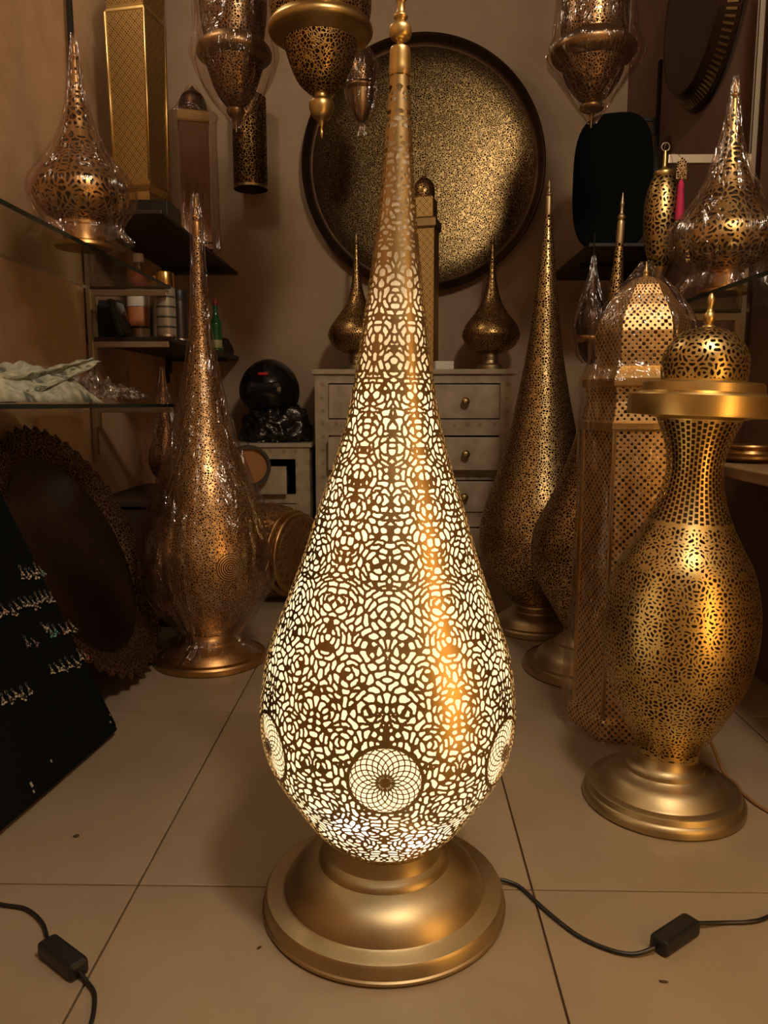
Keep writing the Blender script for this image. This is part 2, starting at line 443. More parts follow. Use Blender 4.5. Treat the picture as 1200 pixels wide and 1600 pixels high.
def surf(t, r, z, A, phase=0.0):
    th = np.arange(A) / A * 2 * PI + phase
    return np.stack([np.cos(th)[:, None] * r[None], np.sin(th)[:, None] * r[None], np.broadcast_to(z[None], (A, len(z)))], -1)
def pierced_shell(name, prof, half, nh, nv, d, rib, seed, mat, parent, bend=1.0, elong=1.0, phase=0.0, border=(0.006, 0.006), medal=None, extra=None):
    t, r, z = resample(prof, nv)
    F = unfold(scroll_field(t, r, half, nh, d, bend, seed, elong), half) - rib / 2
    A = F.shape[0]
    if extra is not None: F = extra(F, t, r, z, A)
    if medal:
        th = np.arange(A) / A * 2 * PI
        for (a0, s0, Rm) in medal:
            da = (th - a0 + PI) % (2 * PI) - PI
            dist = np.hypot(da[:, None] * r[None], (t - s0)[None])
            F = np.where(dist < Rm - 0.001, 1.0, np.where(dist < Rm + 0.0025, -1.0, F))
            F = np.maximum(F, (Rm - 0.0005) - dist) if False else F
    F[:, t < border[0]] = -1; F[:, t > t[-1] - border[1]] = -1
    return march(name, F, surf(t, r, z, A, phase), True, mat, parent), (t, r, z)
def rosette(name, t, r, z, a0, s0, Rm, phase, mat, parent, n=20, wln=0.00105, g=110):
    q = np.linspace(-Rm - .002, Rm + .002, g)
    Pq, Sq = np.meshgrid(q, q, indexing='ij'); rho = np.hypot(Pq, Sq)
    f = np.full_like(Pq, 9.0)
    for k in range(n):
        cx, cy = Rm / 2 * math.cos(2 * PI * k / n), Rm / 2 * math.sin(2 * PI * k / n)
        f = np.minimum(f, np.abs(np.hypot(Pq - cx, Sq - cy) - Rm / 2))
    F = f - wln * 0.75
    F = np.where(rho > Rm - 0.0028, np.abs(rho - (Rm - .0003)) - 0.0022, F)
    F = np.where(rho < Rm * 0.09, -1.0, F)
    rs = np.interp(s0 + Sq, t, r) + 0.0006; zs = np.interp(s0 + Sq, t, z)
    th = a0 + phase + Pq / np.interp(s0, t, r)
    return march(name, F, np.stack([rs * np.cos(th), rs * np.sin(th), zs], -1), False, mat, parent)

def wrap_shell(prof, parent, seed, grow=0.006, fold=0.05, seg=96, mat=None, name='plastic_wrap', spread=0.0, rot=(0, 0, 0)):
    """loose clear film pulled over a lamp: long vertical folds"""
    p = smoothp(prof, 4); z0, z1 = p[0][1], p[-1][1]
    def fo(r, z, a):
        k = (z1 - z) / (z1 - z0)
        nA = noise.noise((math.cos(a) * 3.1 + seed, math.sin(a) * 3.1, z * 2.0)); nB = noise.noise((math.cos(a) * 9 + seed, math.sin(a) * 9, z * 5))
        f = abs(nA) * 0.9 + abs(nB) * 0.5
        return (r + grow + f * fold * (0.35 + 0.65 * k) * (0.3 + r * 5) + spread * max(0, k - .8) * 5 * (1 + nB)), z + 0.004 * nB
    o = lathe(name, p, mat or M['plastic'], parent, seg, True, rot=rot, fold=fo, cap=False)
    o['label'] = 'clear plastic film wrapped around the lamp'
    return o
def turned(prof_pairs): return smoothp(prof_pairs, 4)

FOOT = [(0.97, 0.0), (1.0, 0.004), (1.0, 0.024), (0.975, 0.031), (0.965, 0.031), (0.955, 0.028), (0.845, 0.031), (0.825, 0.036), (0.80, 0.048), (0.70, 0.066), (0.59, 0.076), (0.535, 0.084), (0.53, 0.092), (0.50, 0.096), (0.475, 0.102), (0.45, 0.112), (0.43, 0.128)]
def foot(Rr, h, parent, mat, name='base', rn=None):
    """stepped round foot: rim, ogee dome, neck"""
    pr = [(r * Rr, z / 0.128 * h) for r, z in FOOT]
    if rn: pr[-1] = (rn, h); pr[-2] = (rn * 1.03, pr[-2][1])
    return lathe(name, pr, mat, parent, 96)
def finial(z, s, parent, mat, rot=(0, 0, 0), name='finial'):
    pr = [(0.5, 0), (0.5, .3), (1.0, .6), (1.15, 1.0), (1.0, 1.4), (.55, 1.7), (.5, 2.1), (.75, 2.3), (.75, 2.5), (.45, 2.7), (.42, 3.3), (.6, 3.6), (.45, 4.0), (.25, 5.0), (.06, 5.6)]
    return lathe(name, smoothp([(r * s, z + q * s) for r, q in pr], 3), mat, parent, 20, rot=rot)

# ------------------------------------------------------------------ the lit lamp in the middle
hero = thing('floor_lamp', 'tall lit teardrop floor lamp of pierced brass glowing white in the middle of the floor', 'floor lamp', (-0.022, 1.152, 0))
HP = [(0.086, 0.115), (0.1162, 0.1444), (0.1378, 0.1738), (0.1568, 0.2031), (0.1754, 0.2325), (0.1885, 0.2619), (0.1958, 0.2913), (0.1985, 0.3206), (0.1975, 0.35), (0.1870, 0.42), (0.1600, 0.4965), (0.1325, 0.573), (0.1088, 0.6495), (0.0837, 0.726), (0.0650, 0.8025), (0.0525, 0.879), (0.0418, 0.9555), (0.0320, 1.032), (0.0247, 1.1085), (0.0190, 1.185), (0.0135, 1.2615)]
HT = (0, R(1.0), 0)
lathe('base', [(0.190, 0.0), (0.1955, 0.004), (0.1955, 0.008), (0.193, 0.010), (0.191, 0.026), (0.188, 0.030), (0.184, 0.031), (0.164, 0.031), (0.160, 0.033), (0.158, 0.038), (0.150, 0.052), (0.136, 0.066), (0.122, 0.073), (0.112, 0.078), (0.106, 0.080), (0.104, 0.086), (0.099, 0.090), (0.092, 0.094), (0.088, 0.104), (0.086, 0.122), (0.080, 0.124)], M['brass_base'], hero, 128)
med = [(k * PI / 3, 0.224, 0.0505) for k in range(6)]
shade, (ht, hr, hz) = pierced_shell('shade', HP, 12, 80, 860, 0.0074, 0.0033, 7, M['brass'], hero, bend=6.0, elong=1.75, phase=-PI / 2, medal=med)
shade.rotation_euler = HT
for (a0, s0, Rm) in med:
    rosette('medallion', ht, hr, hz, a0, s0, Rm, -PI / 2, M['brass'], shade)
lin = lathe('lamp_liner', [(max(r - 0.006, 0.004), z) for r, z in smoothp(HP, 4)], M['liner'], hero, 96, rot=HT, cap=False)
lin['label'] = 'white translucent liner glowing through the holes'
lathe('cap', turned([(0.0145, 1.255), (0.0155, 1.262), (0.0150, 1.272), (0.0145, 1.288), (0.012, 1.293), (0.006, 1.294)]), M['gold'], hero, 32, rot=HT)
lathe('finial', smoothp([(0.005, 1.292), (0.005, 1.300), (0.011, 1.303), (0.0152, 1.308), (0.0155, 1.318), (0.0115, 1.323), (0.0065, 1.327), (0.0095, 1.331), (0.0095, 1.334), (0.0060, 1.339), (0.0055, 1.350), (0.0085, 1.356), (0.0060, 1.361), (0.0052, 1.375), (0.0068, 1.385), (0.0045, 1.40), (0.002, 1.44)], 3), M['gold'], hero, 28, rot=HT)
bulbm = plain('led_bulb', (1, 1, 1), 0.3, emit=(0.82, 0.91, 1.0), es=60)
for bx, by, bz in ((-0.037, -0.145, 0.218), (0.040, -0.119, 0.180)):
    b = MB().ball((0, 0, 0), 0.0065, (1, 1, 1.2)).done('led_bulb', bulbm, hero, (bx, by, bz)); b['label'] = 'small cold white bulb'
    point('bulb_light', (bx * 1.05, by - 0.008, bz), 0.10, (0.62, 0.82, 1.0), 0.007, hero)
for z, e in ((0.21, 0.42), (0.34, 0.92), (0.50, 0.66), (0.64, 0.34), (0.78, 0.16), (0.92, 0.04)):
    point('lamp_light', (0.0175 * z, 0.03 if z < .6 else 0, z), e, (1, 0.87, 0.66), 0.015, hero)
cb = MB(); cb.tube([Vector(p) - Vector((-0.022, 1.152, 0)) for p in spline([(0.168, 1.196, .010), (0.19, 1.192, .006), (0.206, 1.18, .004), (0.233, 1.128, .004), (0.271, 1.069, .004), (0.31, 1.038, .004), (0.345, 1.027, .005), (0.378, 1.034, .011)], 8)], 0.0032)
cb.tube([Vector(p) - Vector((-0.022, 1.152, 0)) for p in spline([(0.455, 1.088, .011), (0.505, 1.1, .004), (0.546, 1.103, .004), (0.58, 1.115, .004), (0.668, 1.168, .004), (0.80, 1.28, .004), (1.05, 1.33, .004)], 8)], 0.0032)
cord = cb.done('power_cord', M['black'], hero); cord['label'] = 'black power cord'
def inline_switch(parent, c, ang):
    sw = MB().box((0, 0, 0), (0.088, 0.030, 0.024), bev=0.006).done('inline_switch', M['black'], parent, c, (0, 0, ang))
    return sw
inline_switch(cord, (0.4165 + .022, 1.060 - 1.152, 0.0128), math.atan2(0.058, 0.078))

lc = MB(); lc.tube(spline([(-1.05, 1.16, .004), (-0.712, 1.142, .004), (-0.637, 1.122, .004), (-0.592, 1.112, .004), (-0.553, 1.082, .004), (-0.528, 1.047, .005), (-0.513, 1.018, .011)], 8), 0.0032)
lc.tube(spline([(-0.449, 0.972, .011), (-0.433, 0.960, .004), (-0.415, 0.941, .004), (-0.405, 0.918, .004), (-0.398, 0.891, .004), (-0.397, 0.861, .004), (-0.42, 0.78, .004), (-0.5, 0.6, .004)], 8), 0.0032)
lcord = tag(lc.done('power_cord', M['black']), 'black cord with inline switch lying on floor tiles at lower left below jewellery board', 'cord')
inline_switch(lcord, (-0.481, 0.995, 0.0128), math.atan2(-0.046, 0.064))

# ------------------------------------------------------------------ vase lamp on the right
vase = thing('vase_lamp', 'vase-shaped pierced brass floor lamp with domed lid and wide collar at right', 'floor lamp', (0.54, 1.484, 0))
VT = (0, R(2.4), 0)
lathe('base', [(0.153, 0), (0.158, 0.004), (0.158, 0.014), (0.154, 0.022), (0.150, 0.024), (0.146, 0.034), (0.142, 0.036), (0.128, 0.036), (0.124, 0.040), (0.112, 0.056), (0.096, 0.064), (0.084, 0.067), (0.078, 0.072), (0.077, 0.080), (0.068, 0.084), (0.063, 0.092), (0.061, 0.106), (0.05, 0.108)], M['brass_base'], vase, 96)
VP = [(0.0600, 0.100), (0.0640, 0.1209), (0.0908, 0.1673), (0.1132, 0.2138), (0.1323, 0.2603), (0.1426, 0.3067), (0.1468, 0.3532), (0.1455, 0.3997), (0.1375, 0.4462), (0.1230, 0.4926), (0.0970, 0.5391), (0.0741, 0.5856), (0.0590, 0.632), (0.0520, 0.6785), (0.0594, 0.725), (0.0790, 0.7750)]
def slots(F, t, r, z, A):
    th = np.arange(A) / A
    k = 46
    for j in np.nonzero(z > 0.575)[0]:
        u = np.abs(((th * k) % 1) - 0.5) / k * 2 * PI * r[j]
        w0 = 0.5 / k * 2 * PI * r[j]
        col = np.floor(th * k).astype(int)
        vv = np.abs((((t[j] / 0.0115) + 0.5 * (col % 2)) % 1) - 0.5) * 0.0115
        F[:, j] = np.minimum(w0 * 0.68 - u, 0.0042 - vv)
    jj = np.nonzero(np.abs(z - 0.575) < 0.003)[0]; F[:, jj] = -1
    return F
vs, _ = pierced_shell('shade', VP, 16, 48, 560, 0.0062, 0.0030, 3, M['gold'], vase, bend=5.0, elong=1.4, phase=0.2, extra=slots)
vs.rotation_euler = VT
vi = lathe('shade_inside', [(max(r - 0.012, .01), z) for r, z in smoothp(VP, 3)], plain('unlit_inside', (0.05, 0.024, 0.009), 0.7, 0.3), vase, 64, rot=VT, cap=False)  # added inner shell, its dark colour stands in for the unlit inside
lathe('collar', [(0.070, 0.770), (0.092, 0.776), (0.132, 0.778), (0.1335, 0.782), (0.1335, 0.815), (0.131, 0.818), (0.118, 0.819), (0.1105, 0.823), (0.1085, 0.838), (0.105, 0.841), (0.08, 0.841), (0.05, 0.838)], M['gold'], vase, 96, rot=VT)
dome = [(0.0755, 0.840), (0.0775, 0.852), (0.0785, 0.868), (0.0770, 0.888), (0.0710, 0.905), (0.0590, 0.922), (0.0410, 0.935), (0.0200, 0.942), (0.0070, 0.944)]
vd, _ = pierced_shell('lid', dome, 12, 22, 120, 0.0082, 0.0036, 11, M['gold'], vase, bend=4, elong=1.5, phase=0.4)
vd.rotation_euler = VT
lathe('lid_inside', [(max(r - 0.006, .004), z) for r, z in smoothp(dome, 3)], bpy.data.materials['unlit_inside'], vase, 48, rot=VT, cap=False)  # dark shell in place of the shade under the lid
lathe('finial', smoothp([(0.014, 0.941), (0.011, 0.946), (0.007, 0.949), (0.0095, 0.953), (0.0115, 0.960), (0.0095, 0.968), (0.0055, 0.974), (0.0050, 0.982), (0.0070, 0.988), (0.0065, 0.996), (0.003, 1.004), (0.001, 1.006)], 3), M['gold'], vase, 24, rot=VT)
vc = MB(); vc.tube([Vector(p) - Vector((0.54, 1.484, 0)) for p in spline([(0.58, 1.60, 0.02), (0.62, 1.66, 0.10), (0.655, 1.68, 0.13), (0.69, 1.62, 0.06), (0.706, 1.585, .01), (0.716, 1.54, .0045), (0.712, 1.50, .0045), (0.74, 1.42, .0045), (0.84, 1.36, .0045), (1.05, 1.33, .0045)], 8)], 0.0035)
vcc = vc.done('power_cord', plain('brown_cord', (0.22, 0.12, 0.05), 0.5), vase); vcc['label'] = 'thin brown power cord'

# ------------------------------------------------------------------ teardrop floor lamps behind
def teardrop_floor(name, label, loc, Rb, hb, prof, matS, matB, capz, tip, tilt, rn=None, group=None):
    t = thing(name, label, 'floor lamp', loc, group=group)
    rt = (0, R(tilt), 0)
    foot(Rb, hb, t, matB, rn=rn)
    lathe('shade', smoothp(prof, 5), matS, t, 72, rot=rt)
    rc = prof[-1][0]
    lathe('cap', turned([(rc * 1.02, prof[-1][1] - .004), (rc * 1.08, prof[-1][1] + 0.01), (rc, capz - 0.004), (rc * .5, capz)]), matB, t, 24, rot=rt)
    h = tip - capz
    lathe('finial', smoothp([(rc * .45, capz - .003), (rc * .9, capz + h * .06), (rc * 1.05, capz + h * .16), (rc * .5, capz + h * .26), (rc * .45, capz + h * .5), (rc * .62, capz + h * .6), (rc * .4, capz + h * .72), (rc * .12, tip)], 3), matB, t, 20, rot=rt)
    return t
LP = [(0.0773, 0.0948), (0.1368, 0.1652), (0.1774, 0.2355), (0.1911, 0.3059), (0.1907, 0.3762), (0.1761, 0.4466), (0.1561, 0.5169), (0.1312, 0.5873), (0.1044, 0.6576), (0.0841, 0.728), (0.0681, 0.7983), (0.0536, 0.8687), (0.0407, 0.939), (0.0308, 1.0094), (0.0251, 1.0797), (0.0213, 1.1501), (0.0183, 1.2205), (0.0160, 1.2908)]
lamp_l = teardrop_floor('floor_lamp', 'copper-toned teardrop floor lamp wrapped in clear film beside the leaning tray', (-0.593, 2.33, 0), 0.174, 0.10, [(r - .003, z) for r, z in LP], M['pierced_copper'], M['copper'], 1.33, 1.395, 0.0, rn=0.073)
wrap_shell([(0.150, 0.036), (0.085, 0.085), (0.125, 0.14)] + LP[2:] + [(0.0165, 1.34), (0.006, 1.405)], lamp_l, 3.3, 0.002, 0.035)
rbP = [(0.0900, 0.0943), (0.1637, 0.1834), (0.2060, 0.2726), (0.2111, 0.3618), (0.191, 0.451), (0.1600, 0.5402), (0.134, 0.6294), (0.1126, 0.7186), (0.0933, 0.8078), (0.0756, 0.897), (0.0603, 0.9861), (0.0495, 1.0753), (0.0395, 1.1645), (0.0295, 1.2537), (0.0190, 1.3429), (0.0100, 1.4321)]
teardrop_floor('floor_lamp', 'tallest dark teardrop floor lamp standing right beside the white chest of drawers', (0.502, 2.709, 0), 0.174, 0.10, rbP, M['pierced_floor'], M['brass_base'], 1.49, 1.541, 0.0, rn=0.088)
rb2P = [(0.0826, 0.1227), (0.1291, 0.1981), (0.1755, 0.2736), (0.1955, 0.349), (0.1900, 0.4244), (0.1578, 0.4998), (0.1245, 0.5753), (0.1010, 0.6507), (0.0815, 0.7261), (0.0639, 0.8015), (0.0497, 0.877), (0.039, 0.9524), (0.029, 1.0278), (0.0212, 1.1032), (0.0150, 1.1786), (0.0100, 1.2541)]
teardrop_floor('floor_lamp', 'teardrop floor lamp with slim gold cone half hidden behind the wrapped tower lantern', (0.583, 2.26, 0), 0.20, 0.128, rb2P, M['pierced_floor'], M['brass_base'], 1.31, 1.385, 1.7, rn=0.08)

# ------------------------------------------------------------------ wrapped tower lantern lamp at right
tow = thing('tower_lantern', 'hexagonal brass tower lantern floor lamp in clear film behind the vase lamp', 'floor lamp', (0.575, 1.86, 0))
TR = R(-132)
def prism(name, prof, mat, parent, rot0, seg=6, cap=True): return lathe(name, prof, mat, parent, seg, False, rot0=rot0, cap=cap)
prism('base', [(0.142, 0.0), (0.145, 0.01), (0.142, 0.045), (0.128, 0.055)], M['lattice'], tow, TR)
prism('body', [(0.128, 0.052), (0.128, 0.742)], M['lattice'], tow, TR)
for k in range(6):
    a = TR + k * PI / 3
    e = MB().box((0, 0, 0), (0.010, 0.010, 0.69), rot=Matrix.Rotation(a + PI / 4, 3, 'Z'), bev=0.002).done('edge_strip', M['gold'], tow, (0.1265 * math.cos(a), 0.1265 * math.sin(a), 0.397))
prism('lower_collar', [(0.130, 0.738), (0.138, 0.744), (0.138, 0.757), (0.131, 0.762)], M['gold'], tow, TR)
prism('gallery', [(0.131, 0.758), (0.121, 0.806), (0.121, 0.822), (0.131, 0.842)], M['lattice'], tow, TR)
prism('upper_collar', [(0.131, 0.838), (0.136, 0.842), (0.136, 0.858), (0.128, 0.866), (0.104, 0.886)], M['gold'], tow, TR)
prism('dome', [(0.104, 0.884), (0.108, 0.92), (0.109, 0.965), (0.100, 0.998), (0.083, 1.024), (0.064, 1.048), (0.048, 1.072), (0.030, 1.088), (0.012, 1.094)], M['lattice'], tow, TR)
lathe('finial', smoothp([(0.013, 1.090), (0.006, 1.098), (0.007, 1.105), (0.004, 1.112), (0.001, 1.128)], 3), M['gold'], tow, 16)
wrap_shell([(0.150, 0.004), (0.147, 0.02), (0.143, 0.10), (0.138, 0.35), (0.136, 0.70), (0.140, 0.75), (0.134, 0.81), (0.139, 0.85), (0.120, 0.90), (0.118, 0.97), (0.108, 1.002), (0.075, 1.052), (0.040, 1.09), (0.010, 1.128)], tow, 8.1, 0.0, 0.03, 120)

# ------------------------------------------------------------------ chest of drawers at the back
bone = mottled('bone_inlay', [(0.3, (0.27, 0.215, 0.15)), (0.55, (0.40, 0.33, 0.245)), (0.75, (0.46, 0.39, 0.30))], 10, 0.5, 0.05)
def inlay(name):
    m, nt, b = newmat(name)
    tc = nd(nt, 'ShaderNodeTexCoord'); v = nd(nt, 'ShaderNodeTexVoronoi'); v.inputs['Scale'].default_value = 17; v.inputs['Randomness'].default_value = 0.12
    nt.links.new(tc.outputs['Object'], v.inputs['Vector'])
    n = nd(nt, 'ShaderNodeTexNoise'); n.inputs['Scale'].default_value = 14; n.inputs['Detail'].default_value = 8; nt.links.new(tc.outputs['Object'], n.inputs['Vector'])
    c = ramp(nt, n.outputs['Fac'], [(0.3, (0.28, 0.22, 0.155)), (0.6, (0.41, 0.335, 0.245))])
    d = ramp(nt, v.outputs['Distance'], [(0.10, (0.62, 0.55, 0.48)), (0.22, (1, 1, 1))])
    mx = nd(nt, 'ShaderNodeMix', data_type='RGBA', blend_type='MULTIPLY'); mx.inputs[0].default_value = 0.8
    nt.links.new(c, mx.inputs[6]); nt.links.new(d, mx.inputs[7]); nt.links.new(mx.outputs[2], b.inputs['Base Color'])
    b.inputs['Roughness'].default_value = 0.5
    return m
boneI = inlay('bone_inlay_florets')
darkwood = plain('dark_wood', (0.045, 0.022, 0.012), 0.6)
CX, CW, CY, CZ = 0.067, 0.885, 3.46, 0.953
chest = thing('chest_of_drawers', 'white bone-inlaid chest with four drawers against the back wall', 'chest', (CX, CY, 0))
boxo('top', (0, 0.20, CZ - 0.011), (CW + 0.028, 0.43, 0.022), bone, chest)
fr = MB()
for s in (-1, 1):
    fr.box((s * (CW / 2 - 0.03), 0.012, CZ / 2 - 0.011), (0.06, 0.024, CZ - 0.022))
    fr.box((s * (CW / 2 - 0.010), 0.21, CZ / 2 - 0.011), (0.02, 0.39, CZ - 0.022))
DZ = [(0.736, 0.886), (0.509, 0.655), (0.316, 0.455), (0.105, 0.240)]
edges = [0.0] + [v for q in DZ[::-1] for v in (q[0] - .004, q[1] + .006)] + [CZ - 0.022]
for i in range(0, len(edges), 2):
    fr.box((0, 0.013, (edges[i] + edges[i + 1]) / 2), (CW - 0.118, 0.022, edges[i + 1] - edges[i]))
fr.done('frame', boneI, chest)
boxo('back_panel', (0, 0.395, CZ / 2 - .011), (CW - 0.04, 0.012, CZ - 0.03), darkwood, chest)
for i, ((a, b), out) in enumerate(zip(DZ, (0.004, 0.055, 0.006, 0.008))):
    hh = b - a; dw = CW - 0.124
    dr = MB().box((0, 0, 0), (dw, 0.02, hh), bev=0.004).done('drawer', bone, chest, (0, -out + 0.008, (a + b) / 2))
    bxs = MB(); 
    for s in (-1, 1): bxs.box((s * (dw / 2 - 0.02), 0.18, -0.01), (0.012, 0.34, hh - 0.03))
    bxs.box((0, 0.18, -hh / 2 + 0.012), (dw - 0.04, 0.34, 0.008)); bxs.box((0, 0.345, -0.01), (dw - .04, 0.01, hh - 0.03))
    bxs.done('drawer_box', darkwood, dr)
    for s in (-1, 1):
        lathe('knob', smoothp([(0.007, 0), (0.006, 0.012), (0.012, 0.018), (0.0185, 0.026), (0.017, 0.036), (0.009, 0.042), (0.001, 0.043)], 3), M['brass'], dr, 24, loc=(s * 0.227, -0.010, 0), rot=(R(90), 0, 0))
wb = boxo('wooden_box', (-0.27, 3.50, 0.615), (0.075, 0.06, 0.15), mottled('orange_wood', [(0.3, (0.2, 0.09, 0.03)), (0.7, (0.3, 0.15, 0.06))], 12, 0.6, stretch=(1, 1, 6)))
tag(wb, 'small brown wooden box in the open second drawer of the white chest', 'box')
wcard = boxo('white_box', (0.20, 3.53, CZ + 0.019), (0.085, 0.05, 0.038), M['white'], rot=(0, 0, 0.2)); tag(wcard, 'small white box lying on the chest top before the tower lantern', 'box')

# small cabinet
cab = thing('bedside_cabinet', 'low bone-inlaid cabinet with an open drawer left of the chest', 'cabinet', (-0.64, 3.44, 0))
boxo('top', (0, 0.20, 0.617), (0.50, 0.42, 0.018), bone, cab)
fr = MB()
for s in (-1, 1):
    fr.box((s * 0.208, 0.012, 0.304), (0.064, 0.024, 0.608)); fr.box((s * 0.228, 0.21, 0.304), (0.02, 0.39, 0.608))
for z0, z1 in ((0.555, 0.608), (0.355, 0.395), (0.0, 0.05)): fr.box((0, 0.013, (z0 + z1) / 2), (0.354, 0.022, z1 - z0))
fr.done('frame', boneI, cab)
boxo('back_panel', (0, 0.395, 0.30), (0.44, 0.012, 0.59), darkwood, cab)
dr = boxo('drawer', (-0.02, -0.03, 0.462), (0.32, 0.018, 0.125), bone, cab)
b2 = MB(); b2.box((-0.14, 0.16, -0.01), (0.01, 0.30, 0.09)); b2.box((0.14, 0.16, -0.01), (0.01, 0.30, 0.09)); b2.box((0, 0.16, -0.05), (0.29, 0.30, 0.008))
b2.done('drawer_box', darkwood, dr)
boxo('door', (0, 0.004, 0.203), (0.35, 0.018, 0.295), bone, cab)

# black plastic bag and helmet on the cabinet
def blob(name, c, s, amp, fr_, seed, mat, parent=None, flat=0.0, sub=5, ridge=False):
    bm = bmesh.new(); bmesh.ops.create_icosphere(bm, subdivisions=sub, radius=1)
    for v in bm.verts:
        p = v.co.copy(); n = noise.fractal(p * fr_ + Vector((seed, 0, 0)), 1.0, 2.0, 4)
        if ridge: n = 0.5 - abs(noise.noise(p * fr_ * 1.3 + Vector((seed, 3, 0)))) * 2 + 0.4 * n
        q = p * (1 + amp * n)
        v.co = Vector((q.x * s[0], q.y * s[1], max(q.z * s[2], -flat) + flat))
    for f in bm.faces: f.smooth = True
    me = bpy.data.meshes.new(name); bm.to_mesh(me); bm.free()
    return link(name, me, mat, parent, c)
bag = blob('plastic_bag', (-0.575, 3.62, 0.626), (0.155, 0.135, 0.125), 0.26, 2.3, 4, mottled('black_bag_film', [(0.3, (0.010, 0.008, 0.008)), (0.7, (0.016, 0.013, 0.012))], 5, 0.22, 0.9, 3, (2.2, 3, 9), spec=0.8), flat=0.055, ridge=True)
tag(bag, 'shiny black plastic bag bulging on top of the low cabinet', 'bag')
gcl = blob('folded_cloth', (-0.805, 3.545, 0.627), (0.050, 0.07, 0.085), 0.2, 1.6, 9, plain('grey_green_cloth', (0.20, 0.20, 0.14), 0.85), flat=0.05)
tag(gcl, 'pale grey-green cloth tucked beside the black bag on the cabinet', 'cloth')
hel = thing('helmet', 'glossy black motorcycle helmet with red mark resting on the black bag', 'helmet', (-0.605, 3.62, 0.785))
hshell = blob('shell', (0, 0, 0), (0.140, 0.145, 0.145), 0.03, 0.8, 2, plain('black_gloss', (0.006, 0.006, 0.007), 0.25), hel, flat=0.075)
MB().box((0, 0, 0), (0.16, 0.05, 0.06), bev=0.02).done('visor', plain('dark_visor', (0.01, 0.012, 0.02), 0.06, spec=0.9), hel, (0.0, -0.124, 0.085), (R(10), 0, 0))
q = boxo('red_sticker', (-0.005, -0.130, 0.150), (0.044, 0.012, 0.010), plain('red_paint', (0.6, 0.02, 0.015), 0.5), hel, (R(14), 0, 0), 0.002)

# drum and tambourine
drum = thing('drum', 'carved brass drum lying on its side in front of the low cabinet', 'drum', (-0.545, 3.13, 0.198), (R(90), 0, R(62)))
carve = pierced('carved_brass', (0.46, 0.28, 0.10), 'arabesque', 30, 0.08, 0.4, hole=(0.10, 0.05, 0.02))
lathe('body', smoothp([(0.165, -0.13), (0.190, -0.07), (0.197, 0.0), (0.190, 0.07), (0.165, 0.13)], 4), carve, drum, 64)
for z, r in ((0.125, 0.172), (0.155, 0.163), (-0.125, 0.172)):
    lathe('rim', smoothp([(r - .01, z - .012), (r + .004, z - .006), (r + .004, z + .006), (r - .012, z + .012)], 3), M['copper'], drum, 64)
lathe('drum_head', [(0.158, 0.13), (0.155, 0.165), (0.145, 0.172), (0.01, 0.176)], carve, drum, 64)
tam = thing('tambourine', 'small black-rimmed tambourine hanging on the front of the low cabinet', 'tambourine', (-0.655, 3.350, 0.53), (R(90), 0, R(18)))
lathe('frame', [(0.078, -0.022), (0.092, -0.022), (0.092, 0.022), (0.078, 0.022), (0.077, 0.0), (0.078, -0.022)], M['blackmetal'], tam, 48, cap=False)
lathe('skin', [(0.079, -0.003), (0.079, 0.003)], plain('orange_skin', (0.35, 0.15, 0.05), 0.6), tam, 48)
MB().tube([(0.0, 0.085, -0.0), (0.0, 0.10, -0.03), (0, 0.10, -0.06)], 0.003).done('hook', M['steel'], tam)

# ------------------------------------------------------------------ things on the chest
def table_teardrop(name, label, loc, sc, prof, footp, matS, matB, tipz, holes=None, group=None, rotz=0):
    t = thing(name, label, 'table lamp', loc, (0, 0, rotz), group=group)
    lathe('base', [(r * sc, z * sc) for r, z in footp], matB, t, 48)
    P = [(r * sc, z * sc) for r, z in prof]
    if holes is None: lathe('shade', smoothp(P, 5), matS, t, 56)
    else:
        half, nh, nv, d, rib, seed = holes
        pierced_shell('shade', P, half, nh, nv, d, rib, seed, matS, t, bend=4.2, elong=2.1, phase=-PI / 2)
        lathe('shade_inside', [(max(r - 0.006, .003), z) for r, z in smoothp(P, 3)], bpy.data.materials['unlit_inside'], t, 48, cap=False)  # dark inner shell, the shade inside the lamp put into its colour
    rt, zt = P[-1]
    lathe('finial', smoothp([(rt, zt - .002), (rt * 1.5, zt + .006), (rt * 1.5, zt + .01), (rt * .8, zt + .016), (rt * .9, zt + (tipz * sc - zt) * .6), (0.0008, tipz * sc)], 3), matB, t, 20)
    return t
CHP = [(0.0292, 0.064), (0.0632, 0.0741), (0.0930, 0.0960), (0.1075, 0.1240), (0.1085, 0.1400), (0.1000, 0.1640), (0.0840, 0.1880), (0.0652, 0.2112), (0.0361, 0.2600), (0.0168, 0.342), (0.0062, 0.4688)]
CHF = [(0.050, 0.0), (0.051, 0.003), (0.050, 0.020), (0.046, 0.024), (0.032, 0.026), (0.0292, 0.030), (0.0292, 0.041), (0.034, 0.0445), (0.034, 0.0475), (0.0292, 0.051), (0.0292, 0.068)]
CHF = [(r, z) for r, z in CHF]
table_teardrop('table_lamp', 'small dark teardrop table lamp on the chest right of the tower lantern', (0.425, 3.64, CZ), 1.22, CHP, CHF, M['pierced_small'], M['brass_base'], 0.507)
table_teardrop('table_lamp', 'small dark teardrop table lamp on the chest top at its left end', (-0.196, 3.64, CZ), 1.22, CHP, CHF, M['pierced_small'], M['brass_base'], 0.507)
tl = thing('tower_lantern', 'square brass tower lantern standing on the chest behind the lit lamp', 'lantern', (0.112, 3.66, CZ), (0, 0, 0))
TLr = R(45 - 14)
prism('base', [(0.092, 0), (0.092, 0.03), (0.086, 0.035)], M['brass'], tl, TLr, 4)
prism('body', [(0.086, 0.034), (0.084, 0.632)], M['lattice_fine'], tl, TLr, 4)
